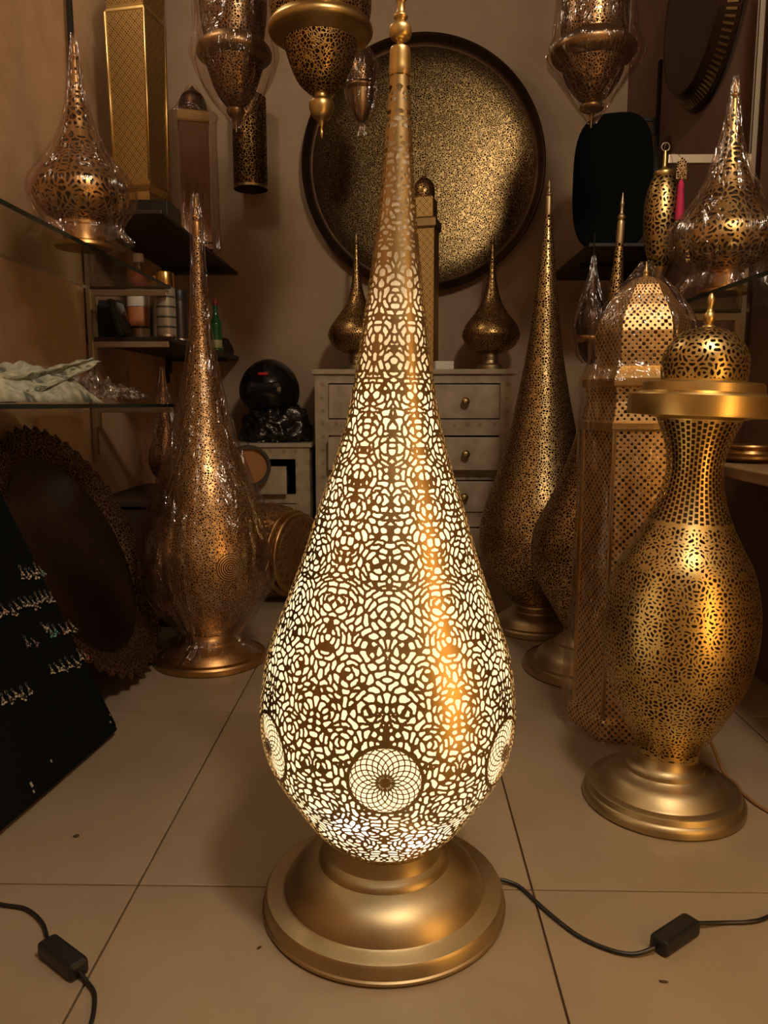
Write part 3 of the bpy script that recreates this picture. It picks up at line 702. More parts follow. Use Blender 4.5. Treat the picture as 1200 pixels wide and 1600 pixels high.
prism('collar', [(0.086, 0.630), (0.097, 0.640), (0.097, 0.672), (0.088, 0.680)], M['brass'], tl, TLr, 4)
prism('upper_body', [(0.074, 0.678), (0.072, 0.768), (0.060, 0.776)], M['lattice_fine'], tl, TLr, 4)
lathe('dome', smoothp([(0.046, 0.772), (0.050, 0.80), (0.042, 0.835), (0.02, 0.858), (0.006, 0.866)], 3), M['pierced_small'], tl, 32)
finial(0.862, 0.009, tl, M['brass'])

# round engraved tray on the back wall
tray = thing('round_tray', 'huge dark round engraved brass tray hung on the back wall', 'tray', (0.112, 3.838, 1.915), (R(90 + 2.0), 0, 0))
lathe('dish', [(0.53, -0.030), (0.533, -0.008), (0.50, -0.008), (0.45, -0.011), (0.36, -0.017), (0.25, -0.023), (0.12, -0.027), (0.002, -0.028)], M['tray'], tray, 160)
lathe('rim', [(0.528, -0.030), (0.553, -0.010), (0.566, 0.014), (0.571, 0.020), (0.575, 0.027), (0.569, 0.031), (0.562, 0.026), (0.548, 0.002), (0.534, -0.007), (0.520, -0.009)], M['dark_metal'], tray, 160, cap=False)
# pierced cylinder light
scn = thing('cylinder_lamp', 'dark pierced metal cylinder wall lamp on the back wall left of the tray', 'wall lamp', (-0.70, 3.78, 1.80))
lathe('cylinder', [(0.076, 0.0), (0.079, 0.0), (0.079, 0.405), (0.070, 0.412)], pierced('pierced_dark_cylinder', (0.30, 0.19, 0.07), 'arabesque', 75, 0.07, 0.3), scn, 48, cap=False)
lathe('cylinder_rim', [(0.079, 0.0), (0.081, 0.001), (0.081, 0.012), (0.079, 0.013)], M['brass'], scn, 48, cap=False)
lathe('cylinder_inside', [(0.072, 0.002), (0.072, 0.40), (0.001, 0.402)], bpy.data.materials['unlit_inside'], scn, 32, cap=False)  # same dark colour for the unlit inside of the cylinder
boxo('bracket', (0, 0.098, 0.25), (0.03, 0.04, 0.06), M['blackmetal'], scn)

# ------------------------------------------------------------------ hanging lanterns
def hang(name, label, x, y, parts, topz, wrap=None, seed=1):
    z0 = parts[0][1][0][1]
    t = thing(name, label, 'lantern', (x, y, z0))
    for pn, pr, mt in parts:
        lathe(pn, smoothp([(r, z - z0) for r, z in pr], 4), mt, t, 64)
    lathe('hanging_rod', [(0.006, topz - z0 - .01), (0.006, ZC - z0)], M['brass'], t, 12)
    if wrap: wrap_shell([(r, z - z0) for r, z in wrap], t, seed, 0.001, 0.04, 80)
    return t
hang('hanging_lantern', 'large unwrapped pierced brass lantern hanging nearest left of the lamp tip', -0.23, 2.4, [
    ('drop', [(0.0015, 1.579), (0.0045, 1.590), (0.0045, 1.600), (0.0028, 1.607), (0.0113, 1.6252), (0.0264, 1.6377), (0.0358, 1.6607), (0.0358, 1.6784), (0.026, 1.687)], M['gold']),
    ('neck', [(0.024, 1.684), (0.0215, 1.694), (0.022, 1.704)], M['gold']),
    ('lower_bowl', [(0.034, 1.702), (0.0619, 1.726), (0.0787, 1.7523), (0.0916, 1.7838), (0.1020, 1.815), (0.1081, 1.8412)], M['hang']),
    ('flange', [(0.108, 1.838), (0.1229, 1.8464), (0.1300, 1.850), (0.1489, 1.862), (0.1520, 1.876), (0.1440, 1.888), (0.1374, 1.8964)], M['gold']),
    ('upper_bowl', [(0.1374, 1.893), (0.1446, 1.9171), (0.1475, 1.9564), (0.141, 2.04), (0.12, 2.11)], M['hang']),
    ('crown', [(0.122, 2.105), (0.125, 2.115), (0.09, 2.17), (0.045, 2.21), (0.015, 2.24)], M['gold'])], 2.24)
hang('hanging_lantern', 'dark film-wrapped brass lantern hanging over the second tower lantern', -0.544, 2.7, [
    ('drop', [(0.0021, 1.6961), (0.0064, 1.7302), (0.0255, 1.7503), (0.0297, 1.7663), (0.0212, 1.7743)], M['shaded_brass']),
    ('lower_bowl', [(0.022, 1.772), (0.0424, 1.7902), (0.0677, 1.83), (0.0886, 1.8893), (0.0969, 1.913)], M['hang_shaded']),
    ('flange', [(0.096, 1.911), (0.1200, 1.9287), (0.1210, 1.950), (0.105, 1.97), (0.0945, 1.9776)], M['shaded_brass']),
    ('upper_bowl', [(0.0945, 1.974), (0.1006, 2.0068), (0.1087, 2.065), (0.1084, 2.12), (0.09, 2.2)], M['hang_shaded']),
    ('crown', [(0.092, 2.195), (0.06, 2.25), (0.015, 2.30)], M['shaded_brass'])], 2.30,
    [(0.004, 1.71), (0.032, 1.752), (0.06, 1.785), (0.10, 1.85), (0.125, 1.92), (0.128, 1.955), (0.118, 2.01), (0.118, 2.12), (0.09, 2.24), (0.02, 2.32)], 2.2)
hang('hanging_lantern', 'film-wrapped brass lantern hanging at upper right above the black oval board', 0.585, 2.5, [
    ('drop', [(0.002, 1.6357), (0.0078, 1.6726), (0.0332, 1.6873), (0.0351, 1.7001), (0.0234, 1.7092)], M['shaded_brass']),
    ('lower_bowl', [(0.024, 1.707), (0.0486, 1.7275), (0.0720, 1.757), (0.0872, 1.7876), (0.0968, 1.8183)], M['hang_shaded']),
    ('flange', [(0.096, 1.816), (0.1199, 1.8328), (0.1275, 1.8544), (0.1158, 1.8687), (0.0963, 1.8903)], M['shaded_brass']),
    ('upper_bowl', [(0.0963, 1.888), (0.0999, 1.9438), (0.0976, 2.05), (0.08, 2.14)], M['hang_shaded']),
    ('crown', [(0.082, 2.136), (0.05, 2.19), (0.015, 2.23)], M['shaded_brass'])], 2.23,
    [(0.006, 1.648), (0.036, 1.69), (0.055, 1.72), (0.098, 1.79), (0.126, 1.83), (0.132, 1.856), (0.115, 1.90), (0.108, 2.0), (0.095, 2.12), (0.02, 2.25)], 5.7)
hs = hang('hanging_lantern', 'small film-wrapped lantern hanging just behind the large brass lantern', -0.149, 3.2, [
    ('lower_bowl', [(0.004, 1.898), (0.0201, 1.905), (0.0400, 1.9465), (0.052, 2.0124)], M['shaded_brass']),
    ('flange', [(0.052, 2.010), (0.0600, 2.0265), (0.0500, 2.0405)], M['shaded_brass']),
    ('upper_bowl', [(0.0500, 2.038), (0.0549, 2.0872), (0.0448, 2.1221), (0.0249, 2.1569), (0.0074, 2.1754)], M['hang_shaded'])], 2.17,
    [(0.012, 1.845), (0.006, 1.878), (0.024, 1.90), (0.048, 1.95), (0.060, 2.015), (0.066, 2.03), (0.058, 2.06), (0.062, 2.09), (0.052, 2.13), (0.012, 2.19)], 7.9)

# ------------------------------------------------------------------ shelf hardware and shelves
def upright(label, x, y, z0, z1, mat, brs, side):
    """slotted shelf rail with its bracket arms"""
    t = thing('shelf_rail', label, 'shelf rail', (x, y, z0))
    b = MB(); b.box((0, -0.008, (z1 - z0) / 2), (0.014, 0.004, z1 - z0)); b.box((0, 0.008, (z1 - z0) / 2), (0.014, 0.004, z1 - z0)); b.box((-side * 0.005, 0, (z1 - z0) / 2), (0.004, 0.014, z1 - z0))
    b.done('rail', mat, t)
    for zb, ln, th in brs:
        a = MB()
        a.box((side * ln / 2, 0, zb - z0 - th / 2), (ln, 0.012, th), bev=0.002)
        a.box((side * 0.012, 0, zb - z0 - 0.035), (0.02, 0.010, 0.07))
        a.done('bracket_arm', mat, t)
    return t
upright('steel shelf rail on the left wall beside the wrapped teardrop lamp', -1.085, 2.745, 0.62, 1.52, M['steel'], [(1.196, 0.275, 0.022), (1.018, 0.275, 0.020), (0.790, 0.275, 0.020)], 1)
upright('added black strip for the shadow gap above the wrapped lamp at upper left', -1.082, 2.700, 1.62, 2.84, M['blackmetal'], [], 1)  # dark strip put in for the shadow gap where the panel ends
upright('black shelf rail near the back corner of the left wall', -1.103, 3.70, 0.9, 2.84, M['blackmetal'], [(1.428, 0.29, 0.016), (1.016, 0.29, 0.016)], 1)
upright('steel shelf rail on the right wall behind the wrapped teardrop lamp', 1.055, 2.445, 0.85, 2.6, M['steel'], [(1.540, 0.25, 0.026), (1.076, 0.25, 0.022)], -1)
upright('black shelf rail on the right wall beside the black oval board', 1.073, 3.41, 1.0, 2.2, M['blackmetal'], [(1.391, 0.30, 0.016), (1.98, 0.12, 0.016)], -1)
def glass_shelf(label, x0, x1, y0, y1, z, side):
    t = thing('glass_shelf', label, 'shelf', ((x0 + x1) / 2, (y0 + y1) / 2, z))
    boxo('glass_pane', (0, 0, -0.005), (x1 - x0, y1 - y0, 0.010), M['glass'], t, bev=0)
    e = MB(); xe = (x1 - x0) / 2 * side
    e.box((xe, 0, -0.005), (0.002, y1 - y0, 0.0104)); e.box((0, (y1 - y0) / 2, -0.005), (x1 - x0, 0.002, 0.0104))
    q = e.done('polished_edge', M['glass_edge'], t); q['label'] = 'dark green glass edge'
    return t
glass_shelf('upper left glass shelf carrying the wrapped teardrop table lamp', -1.09, -0.80, 0.9, 2.752, 1.208, 1)
glass_shelf('lower left glass shelf covered with crumpled printed paper', -1.09, -0.80, 0.9, 2.752, 0.80, 1)
glass_shelf('right glass shelf carrying the wrapped teardrop table lamp', 0.80, 1.06, 0.9, 2.44, 1.088, -1)
dsh = plain('dark_shelf', (0.022, 0.013, 0.009), 0.45)
def wood_shelf(label, x0, x1, y0, y1, z, th, mat):
    return tag(boxo('wall_shelf', ((x0 + x1) / 2, (y0 + y1) / 2, z - th / 2), (x1 - x0, y1 - y0, th), mat), label, 'shelf')
wood_shelf('high dark shelf in the back left corner under the square tower lanterns', X0, -0.795, 2.67, 3.895, 1.444, 0.014, dsh)
wood_shelf('middle dark shelf in the back left corner holding bottles and spray cans', X0, -0.80, 2.76, 3.895, 1.036, 0.020, dsh)
wood_shelf('high dark shelf on the right wall under the black oval board', 0.72, X1, 3.04, 3.85, 1.405, 0.014, dsh)
wood_shelf('low wooden wall shelf at right beside the vase lamp', 0.80, X1 - .018, 0.9, 2.35, 0.65, 0.028, mottled('worn_wood', [(0.3, (0.20, 0.12, 0.06)), (0.7, (0.33, 0.22, 0.12))], 5, 0.5, 0.05, stretch=(6, 1, 6)))

# table lamps on the glass shelves
SLF = [(0.070, 0), (0.0728, 0.003), (0.0715, 0.010), (0.0600, 0.014), (0.0500, 0.018), (0.0494, 0.022), (0.0494, 0.052), (0.054, 0.056), (0.054, 0.064), (0.050, 0.068)]
SLP = [(0.0500, 0.064), (0.0800, 0.0765), (0.1051, 0.0980), (0.1165, 0.1250), (0.1130, 0.1540), (0.0960, 0.1810), (0.0760, 0.2080), (0.0600, 0.2340), (0.0373, 0.2824), (0.0280, 0.318), (0.0194, 0.354), (0.0068, 0.4532)]
sl = table_teardrop('table_lamp', 'film-wrapped teardrop table lamp on the upper left glass shelf', (-0.836, 2.10, 1.208), 1.03, SLP, SLF, M['copper'], M['copper'], 0.505, (12, 26, 190, 0.0112, 0.0046, 21))
wrap_shell([(0.085, 0.012), (0.070, 0.05), (0.092, 0.08), (0.115, 0.11), (0.124, 0.135), (0.118, 0.165), (0.095, 0.20), (0.070, 0.235), (0.045, 0.285), (0.024, 0.36), (0.011, 0.46), (0.003, 0.53)], sl, 1.3, 0.001, 0.055, 96, spread=0.03)
SRF = [(0.062, 0), (0.0653, 0.003), (0.0653, 0.011), (0.0560, 0.015), (0.0424, 0.019), (0.0424, 0.050), (0.047, 0.054), (0.046, 0.060), (0.043, 0.063)]
SRP = [(0.0430, 0.060), (0.0700, 0.0710), (0.1006, 0.0897), (0.1160, 0.1132), (0.1185, 0.1334), (0.1130, 0.1598), (0.0970, 0.186), (0.0674, 0.2368), (0.0448, 0.2871), (0.0300, 0.3386), (0.0191, 0.3882), (0.0085, 0.470)]
sr = table_teardrop('table_lamp', 'film-wrapped teardrop table lamp on the right glass shelf', (0.862, 2.12, 1.088), 1.04, SRP, SRF, M['gold'], M['copper'], 0.52, (12, 26, 190, 0.0106, 0.0043, 33))
wrap_shell([(0.080, 0.012), (0.066, 0.05), (0.098, 0.08), (0.119, 0.11), (0.125, 0.135), (0.120, 0.165), (0.100, 0.20), (0.073, 0.24), (0.050, 0.29), (0.025, 0.385), (0.011, 0.48), (0.003, 0.545)], sr, 4.4, 0.001, 0.055, 96, spread=0.03)

# square tower lanterns at upper left
bb = tag(boxo('black_box', (-0.905, 2.86, 1.444 + 0.030), (0.20, 0.17, 0.060), plain('black_lacquer', (0.01, 0.008, 0.007), 0.2), bev=0.004), 'flat glossy black box under the gold square lantern on high shelf', 'box')
tq = thing('tower_lantern', 'tall gold square tower lantern on a black box at upper left', 'lantern', (-0.915, 2.85, 1.504))
r0 = R(34)
prism('base', [(0.083, 0), (0.085, 0.012), (0.080, 0.03), (0.094, 0.05), (0.097, 0.062)], M['gold'], tq, r0, 4)
prism('body', [(0.093, 0.06), (0.102, 0.61)], M['lattice_fine'], tq, r0, 4)
for k in range(4):
    a = r0 + k * PI / 2
    MB().tube([(0.0935 * math.cos(a), 0.0935 * math.sin(a), 0.062), (0.1025 * math.cos(a), 0.1025 * math.sin(a), 0.610)], 0.005, 6).done('edge_strip', M['gold'], tq)
prism('collar', [(0.102, 0.606), (0.104, 0.612), (0.096, 0.622), (0.096, 0.635)], M['gold'], tq, r0, 4)
prism('upper_body', [(0.096, 0.632), (0.106, 0.70), (0.10, 0.71), (0.06, 0.80), (0.01, 0.86)], M['lattice_fine'], tq, r0, 4)
td = thing('tower_lantern', 'dim square tower lantern in clear film on the high shelf by the back corner', 'lantern', (-0.86, 3.38, 1.444))
r1 = R(60)
prism('base', [(0.09, 0), (0.09, 0.02), (0.085, 0.03)], M['dark_metal'], td, r1, 4)
prism('body', [(0.084, 0.028), (0.084, 0.505)], mottled('dull_copper', [(0.3, (0.20, 0.11, 0.06)), (0.7, (0.28, 0.16, 0.09))], 6, 0.5, 0.03, metal=0.6), td, r1, 4)
prism('collar', [(0.088, 0.503), (0.090, 0.510), (0.090, 0.545), (0.08, 0.552)], M['brass'], td, r1, 4)
lathe('dome', smoothp([(0.055, 0.55), (0.058, 0.58), (0.045, 0.62), (0.015, 0.645), (0.003, 0.66)], 3), M['dark_metal'], td, 24)
wrap_shell([(0.098, 0.004), (0.094, 0.10), (0.094, 0.50), (0.10, 0.54), (0.066, 0.58), (0.02, 0.66)], td, 6.2, 0, 0.02, 60)
pk = blob('pink_bag', (-0.875, 3.00, 1.446), (0.05, 0.05, 0.055), 0.15, 1.5, 3, M['pink'], flat=0.04, sub=4)
tag(pk, 'bright pink bag on the high left shelf between the tower lanterns', 'bag')

# small film-wrapped lamp behind the left floor lamp, standing on a low dark cabinet
lowc = thing('low_cabinet', 'low dark wooden cabinet in the shade behind the left floor lamp', 'cabinet', (-0.93, 2.98, 0))
boxo('body', (0, 0, 0.22), (0.31, 0.60, 0.44), darkwood, lowc); boxo('top', (0, 0, 0.45), (0.335, 0.63, 0.02), darkwood, lowc)
for s in (-1, 1): boxo('door', (0.158, s * 0.15, 0.22), (0.012, 0.29, 0.40), darkwood, lowc)
sm = thing('table_lamp', 'small copper teardrop lamp in film half hidden behind the left floor lamp', 'table lamp', (-0.868, 2.845, 0.46))
lathe('base', [(0.052, 0), (0.055, 0.004), (0.054, 0.02), (0.035, 0.03), (0.026, 0.04), (0.026, 0.06), (0.034, 0.07)], M['copper'], sm, 40)
lathe('shade', smoothp([(0.034, 0.066), (0.052, 0.09), (0.064, 0.13), (0.058, 0.17), (0.044, 0.21), (0.030, 0.26), (0.018, 0.32), (0.010, 0.38), (0.006, 0.41)], 4), M['pierced_copper'], sm, 40)
lathe('finial', smoothp([(0.006, 0.408), (0.007, 0.415), (0.005, 0.44), (0.001, 0.47)], 3), M['copper'], sm, 16)
wrap_shell([(0.065, 0.005), (0.06, 0.06), (0.075, 0.13), (0.068, 0.18), (0.05, 0.24), (0.025, 0.33), (0.010, 0.42), (0.003, 0.475)], sm, 9.9, 0.002, 0.06, 64)

# bottles, cans and boxes on the middle shelf
SZ = 1.036
def can(label, x, y, h, r, colr, labelled):
    t = thing('spray_can', label, 'spray can', (x, y, SZ))
    lathe('body', smoothp([(r * .93, 0), (r, 0.004), (r, h * .72), (r * .9, h * .75)], 3), labelled, t, 40)
    lathe('bottom_rim', [(r * .95, 0), (r * 1.03, 0.002), (r * 1.03, 0.008), (r, 0.010)], M['steel'], t, 40)
    lathe('cap', [(r * .93, h * .735), (r * .95, h * .745), (r * .95, h * .975), (r * .9, h)], colr, t, 40)
    return t
def printed(name):
    m, nt, b = newmat(name)
    tc = nd(nt, 'ShaderNodeTexCoord'); sp = nd(nt, 'ShaderNodeSeparateXYZ'); nt.links.new(tc.outputs['Object'], sp.inputs[0])
    wv = nd(nt, 'ShaderNodeTexWave', bands_direction='Z'); wv.inputs['Scale'].default_value = 9; nt.links.new(tc.outputs['Object'], wv.inputs['Vector'])
    c = ramp(nt, wv.outputs['Fac'], [(0.06, (0.08, 0.07, 0.06)), (0.14, (0.36, 0.33, 0.29))])
    nt.links.new(c, b.inputs['Base Color']); b.inputs['Roughness'].default_value = 0.35; b.inputs['Metallic'].default_value = 0.3
    return m
prn = printed('printed_grey_label')
goldcap = brass('bright_gold_cap', (0.75, 0.52, 0.16), 0.2, 0.1)
can('spray can with gold cap and grey printed label at the shelf end, foremost', -0.832, 2.80, 0.226, 0.034, goldcap, prn)
can('spray can with gold cap mostly hidden behind the foremost can', -0.880, 2.872, 0.222, 0.034, goldcap, plain('silver_can', (0.5, 0.48, 0.45), 0.3, 1.0))
can('dark spray can to the right of the foremost can on the middle shelf', -0.835, 2.985, 0.19, 0.03, M['blackmetal'], plain('dark_can', (0.06, 0.045, 0.04), 0.35, 0.5))
pb = thing('plastic_bottle', 'clear plastic bottle with white cap, pink liquid and orange label on the middle shelf', 'bottle', (-0.985, 2.985, SZ))
lathe('body', smoothp([(0.043, 0), (0.047, 0.006), (0.047, 0.175), (0.045, 0.20), (0.032, 0.235), (0.018, 0.262), (0.0165, 0.30)], 4), M['bottle_clear'], pb, 40)
lathe('liquid', smoothp([(0.040, 0.14), (0.0455, 0.145), (0.0435, 0.20), (0.030, 0.234), (0.017, 0.258), (0.002, 0.259)], 3), plain('pink_liquid', (0.55, 0.13, 0.11), 0.2), pb, 32)
lathe('paper_label', [(0.0476, 0.055), (0.0478, 0.056), (0.0478, 0.125), (0.0476, 0.126)], plain('orange_label', (0.55, 0.20, 0.08), 0.5), pb, 40, cap=False)
lathe('white_band', [(0.0478, 0.128), (0.0480, 0.129), (0.0480, 0.168), (0.0478, 0.169)], M['white'], pb, 40, cap=False)
lathe('cap', [(0.0195, 0.294), (0.020, 0.296), (0.020, 0.322), (0.0185, 0.325)], M['white'], pb, 32)
b1 = thing('picture_frame', 'dark glossy picture panel leaning on the middle left shelf', 'picture frame', (-0.975, 2.795, SZ + 0.003), (0, R(-17), 0))
boxo('frame', (0, 0, 0.065), (0.016, 0.12, 0.130), M['blackmetal'], b1); boxo('glass', (0.0090, 0, 0.065), (0.003, 0.10, 0.112), plain('dark_green_glass', (0.006, 0.016, 0.013), 0.1, spec=0.8), b1, bev=0)
boxo('glass', (0, -0.0610, 0.065), (0.012, 0.003, 0.118), bpy.data.materials['dark_green_glass'], b1, bev=0)
bx2 = boxo('cardboard_box', (-1.060, 2.900, SZ + 0.07), (0.075, 0.085, 0.14), plain('black_card', (0.012, 0.010, 0.010), 0.6)); tag(bx2, 'upright black cardboard box beside the shelf rail on the middle shelf', 'box')
bx3 = blob('black_pouch', (-0.865, 3.80, SZ), (0.055, 0.07, 0.06), 0.12, 1.2, 5, M['blackmetal'], flat=0.022, sub=4); bx3.location.z = SZ; tag(bx3, 'black pouch behind the green bottles on the middle shelf', 'pouch')
gm = plain('green_glass', (0.015, 0.10, 0.03), 0.12, spec=0.8)
for i, (x, y, lab, redc) in enumerate(((-0.842, 3.60, 'green glass bottle with red cap standing right on the middle shelf end', True), (-0.925, 3.66, 'green glass bottle with dark cap half hidden behind the lamp cone', False))):
    g = thing('glass_bottle', lab, 'bottle', (x, y, SZ + (0.0 if i == 0 else 0.0)), group='green bottles on the middle shelf')
    lathe('body', smoothp([(0.024, 0), (0.0265, 0.004), (0.0265, 0.115), (0.024, 0.135), (0.0135, 0.165), (0.011, 0.20), (0.0125, 0.215)], 4), gm, g, 32)
    lathe('cap', [(0.0135, 0.212), (0.014, 0.214), (0.014, 0.235), (0.013, 0.237)], plain('red_cap', (0.22, 0.02, 0.015), 0.5) if redc else M['blackmetal'], g, 24)
    lathe('paper_label', [(0.0267, 0.02), (0.0270, 0.021), (0.0270, 0.055 if redc else 0.095), (0.0267, 0.056 if redc else 0.096)], plain('gold_label', (0.35, 0.33, 0.16), 0.5), g, 32, cap=False)

# crumpled printed paper and plastic on the lower glass shelf
def printpaper():
    m, nt, b = newmat('printed_tissue_paper')
    tc = nd(nt, 'ShaderNodeTexCoord'); v = nd(nt, 'ShaderNodeTexVoronoi'); v.inputs['Scale'].default_value = 4; mpp = nd(nt, 'ShaderNodeMapping'); mpp.inputs['Scale'].default_value = (2.6, 1, 1); nt.links.new(tc.outputs['UV'], mpp.inputs[0]); nt.links.new(mpp.outputs[0], v.inputs['Vector'])
    n = nd(nt, 'ShaderNodeTexNoise'); n.inputs['Scale'].default_value = 16; n.inputs['Detail'].default_value = 6; nt.links.new(tc.outputs['UV'], n.inputs['Vector'])
    c1 = ramp(nt, v.outputs['Distance'], [(0.0, (0.20, 0.22, 0.19)), (0.10, (0.40, 0.42, 0.35)), (0.16, (0.14, 0.17, 0.14)), (0.30, (0.18, 0.21, 0.17)), (0.36, (0.52, 0.53, 0.42))])
    c2 = ramp(nt, n.outputs['Fac'], [(0.40, (0.55, 0.60, 0.54)), (0.60, (1, 1, 1))])
    mx = nd(nt, 'ShaderNodeMix', data_type='RGBA', blend_type='MULTIPLY'); mx.inputs[0].default_value = 1
    nt.links.new(c1, mx.inputs[6]); nt.links.new(c2, mx.inputs[7]); nt.links.new(mx.outputs[2], b.inputs['Base Color']); b.inputs['Roughness'].default_value = 0.8
    return m
def sheet(name, fn, nu, nv, mat, parent=None, loc=(0, 0, 0)):
    V = []; F = []
    for i in range(nu + 1):
        for j in range(nv + 1): V.append(fn(i / nu, j / nv))
    for i in range(nu):
        for j in range(nv):
            a = i * (nv + 1) + j; F.append((a, a + nv + 1, a + nv + 2, a + 1))
    me = mesh(name, V, F, True); uv = me.uv_layers.new(name='UVMap')
    for p in me.polygons:
        for li in p.loop_indices:
            k = me.loops[li].vertex_index; uv.data[li].uv = ((k // (nv + 1)) / nu, (k % (nv + 1)) / nv)
    o = link(name, me, mat, parent, loc)
    s = o.modifiers.new('thick', 'SOLIDIFY'); s.thickness = 0.0006
    return o
pap = printpaper()
def f1(u, v):   # heaped sheet along the shelf
    y = 1.35 + 0.78 * u; x = -1.06 + 0.245 * v
    e = math.sin(PI * min(max(v, 0), 1)) ** 0.6 * (0.35 + 0.65 * math.sin(PI * min(1, u * 1.02)) ** 0.5)
    cr = abs(noise.noise((u * 5, v * 2.2, 1.0))) * 0.06 + abs(noise.noise((u * 11, v * 5, 4.0))) * 0.025
    h = e * (0.065 + 0.02 * math.sin(u * 9)) + cr * min(1, 6 * v * (1 - v) + 0.1)
    return (x, y + 0.02 * noise.noise((u * 3, v * 3, 7)), 0.802 + max(h, 0.001))
pp = sheet('crumpled_paper', f1, 60, 26, pap); tag(pp, 'crumpled pale green printed tissue paper heaped on the lower left glass shelf', 'paper')
def f2(u, v):   # folded strip that rises to the right
    y = 1.62 + 0.60 * u; x = -0.835 - 0.02 * u + 0.012 * math.sin(v * 9)
    z = 0.806 + 0.115 * u ** 1.2 + (v - 0.15) * (0.055 * (1 - u) + 0.014) + 0.006 * noise.noise((u * 9, v * 3, 2))
    return (x - 0.03 * v, y, max(z, 0.802))
p2 = sheet('folded_edge', f2, 40, 8, pap, pp)
def f3(u, v):
    y = 2.17 + 0.40 * u; x = -1.04 + 0.235 * v
    n = abs(noise.noise((u * 6, v * 5, 3))) + 0.6 * abs(noise.noise((u * 18, v * 15, 5)))
    return (x, y, 0.802 + (0.03 + 0.12 * n * (1 - 0.55 * u)) * math.sin(PI * (0.04 + 0.92 * v)) ** 0.5 * math.sin(PI * (0.05 + .9 * u)) ** 0.4)
p3 = sheet('plastic_film', f3, 44, 26, M['plastic2']); tag(p3, 'crumpled clear plastic film on the lower left glass shelf', 'film')

# ------------------------------------------------------------------ leaning scalloped tray at left
st = thing('scalloped_tray', 'dark round tray with toothed pierced rim leaning on the left wall', 'tray', (-0.92, 2.14, 0.372), (0, R(66), 0))
Vt = []; Ft = []
def stf(r, z, a):
    if r > 0.352:
        k = abs(((a * 44 / (2 * PI)) % 1) - 0.5) * 2
        return r + (0.018 * k if r > 0.37 else 0.0), z
    return r, z
lathe('dish', [(0.29, 0.0), (0.296, 0.006), (0.20, 0.010), (0.001, 0.012)], mottled('dark_tray_engraving', [(0.35, (0.045, 0.026, 0.016)), (0.65, (0.08, 0.046, 0.028))], 30, 0.35, 0.1, metal=0.9, spec=0.5), st, 96)
tr_rim = lathe('toothed_rim', [(0.286, -0.004), (0.300, 0.008), (0.330, 0.030), (0.353, 0.034), (0.372, 0.036), (0.371, 0.032), (0.352, 0.030), (0.328, 0.026), (0.298, 0.003)], pierced('pierced_dark_rim', (0.30, 0.19, 0.11), 'arabesque', 95, 0.09, 0.45), st, 352, fold=stf, cap=False)

# ------------------------------------------------------------------ black jewellery board with earrings
A0 = Vector((-0.673, 1.763, 0.0)); e1 = Vector((-0.120, -0.993, 0)); e2 = Vector((-0.418, 0.050, 0.907)); nn = Vector((0.900, -0.108, 0.421))
def bpt(u, v, h=0.0): return A0 + e1 * u + e2 * v + nn * h
bd = thing('jewellery_board', 'black velvet jewellery display board leaning at lower left', 'display board', tuple(A0))
BL, BH = 0.60, 0.775
bm = bmesh.new()
cs = [bpt(u, v, h) - A0 for h in (-0.014, 0.0) for (u, v) in ((0, 0.018), (BL, 0.018), (BL, BH), (0, BH))]
vv = [bm.verts.new(c) for c in cs]
for f in ((3, 2, 1, 0), (4, 5, 6, 7), (0, 1, 5, 4), (1, 2, 6, 5), (2, 3, 7, 6), (3, 0, 4, 7)): bm.faces.new([vv[i] for i in f])
bmesh.ops.recalc_face_normals(bm, faces=bm.faces[:])
bmesh.ops.bevel(bm, geom=bm.edges[:], offset=0.003, segments=2, affect='EDGES')
me = bpy.data.meshes.new('panel'); bm.to_mesh(me); bm.free(); link('panel', me, M['velvet'], bd)
fo = MB(); fo.tube([bpt(0.004, 0.03, -0.007) - A0, bpt(0.004, BH - .01, -0.007) - A0], 0.0085, 8); fo.done('edge_binding', M['velvet'], bd)
nick = plain('worn_paper_nick', (0.4, 0.36, 0.28), 0.8)
nk = MB()
for u, v, s in ((0.016, 0.045, .006), (0.255, 0.062, .006), (0.335, 0.050, .010), (0.338, 0.036, .006), (0.006, 0.06, .004)): nk.box(bpt(u, v, 0.0008) - A0, (0.0015, s * .6, s), rot=Matrix.Rotation(R(-25), 3, 'Y'))
nk.done('worn_nick', nick, bd)
silver = plain('tarnished_silver', (0.40, 0.36, 0.32), 0.35, 1.0)
beads = {'cream': plain('cream_bead', (0.55, 0.45, 0.30), 0.35), 'teal': plain('teal_bead', (0.05, 0.30, 0.26), 0.35), 'purple': plain('purple_bead', (0.10, 0.05, 0.08), 0.4),
         'red': plain('red_bead', (0.35, 0.05, 0.04), 0.35), 'pinkish': plain('rose_bead', (0.42, 0.25, 0.20), 0.35), 'silver': plain('silver_bead', (0.55, 0.5, 0.45), 0.35, 0.9)}
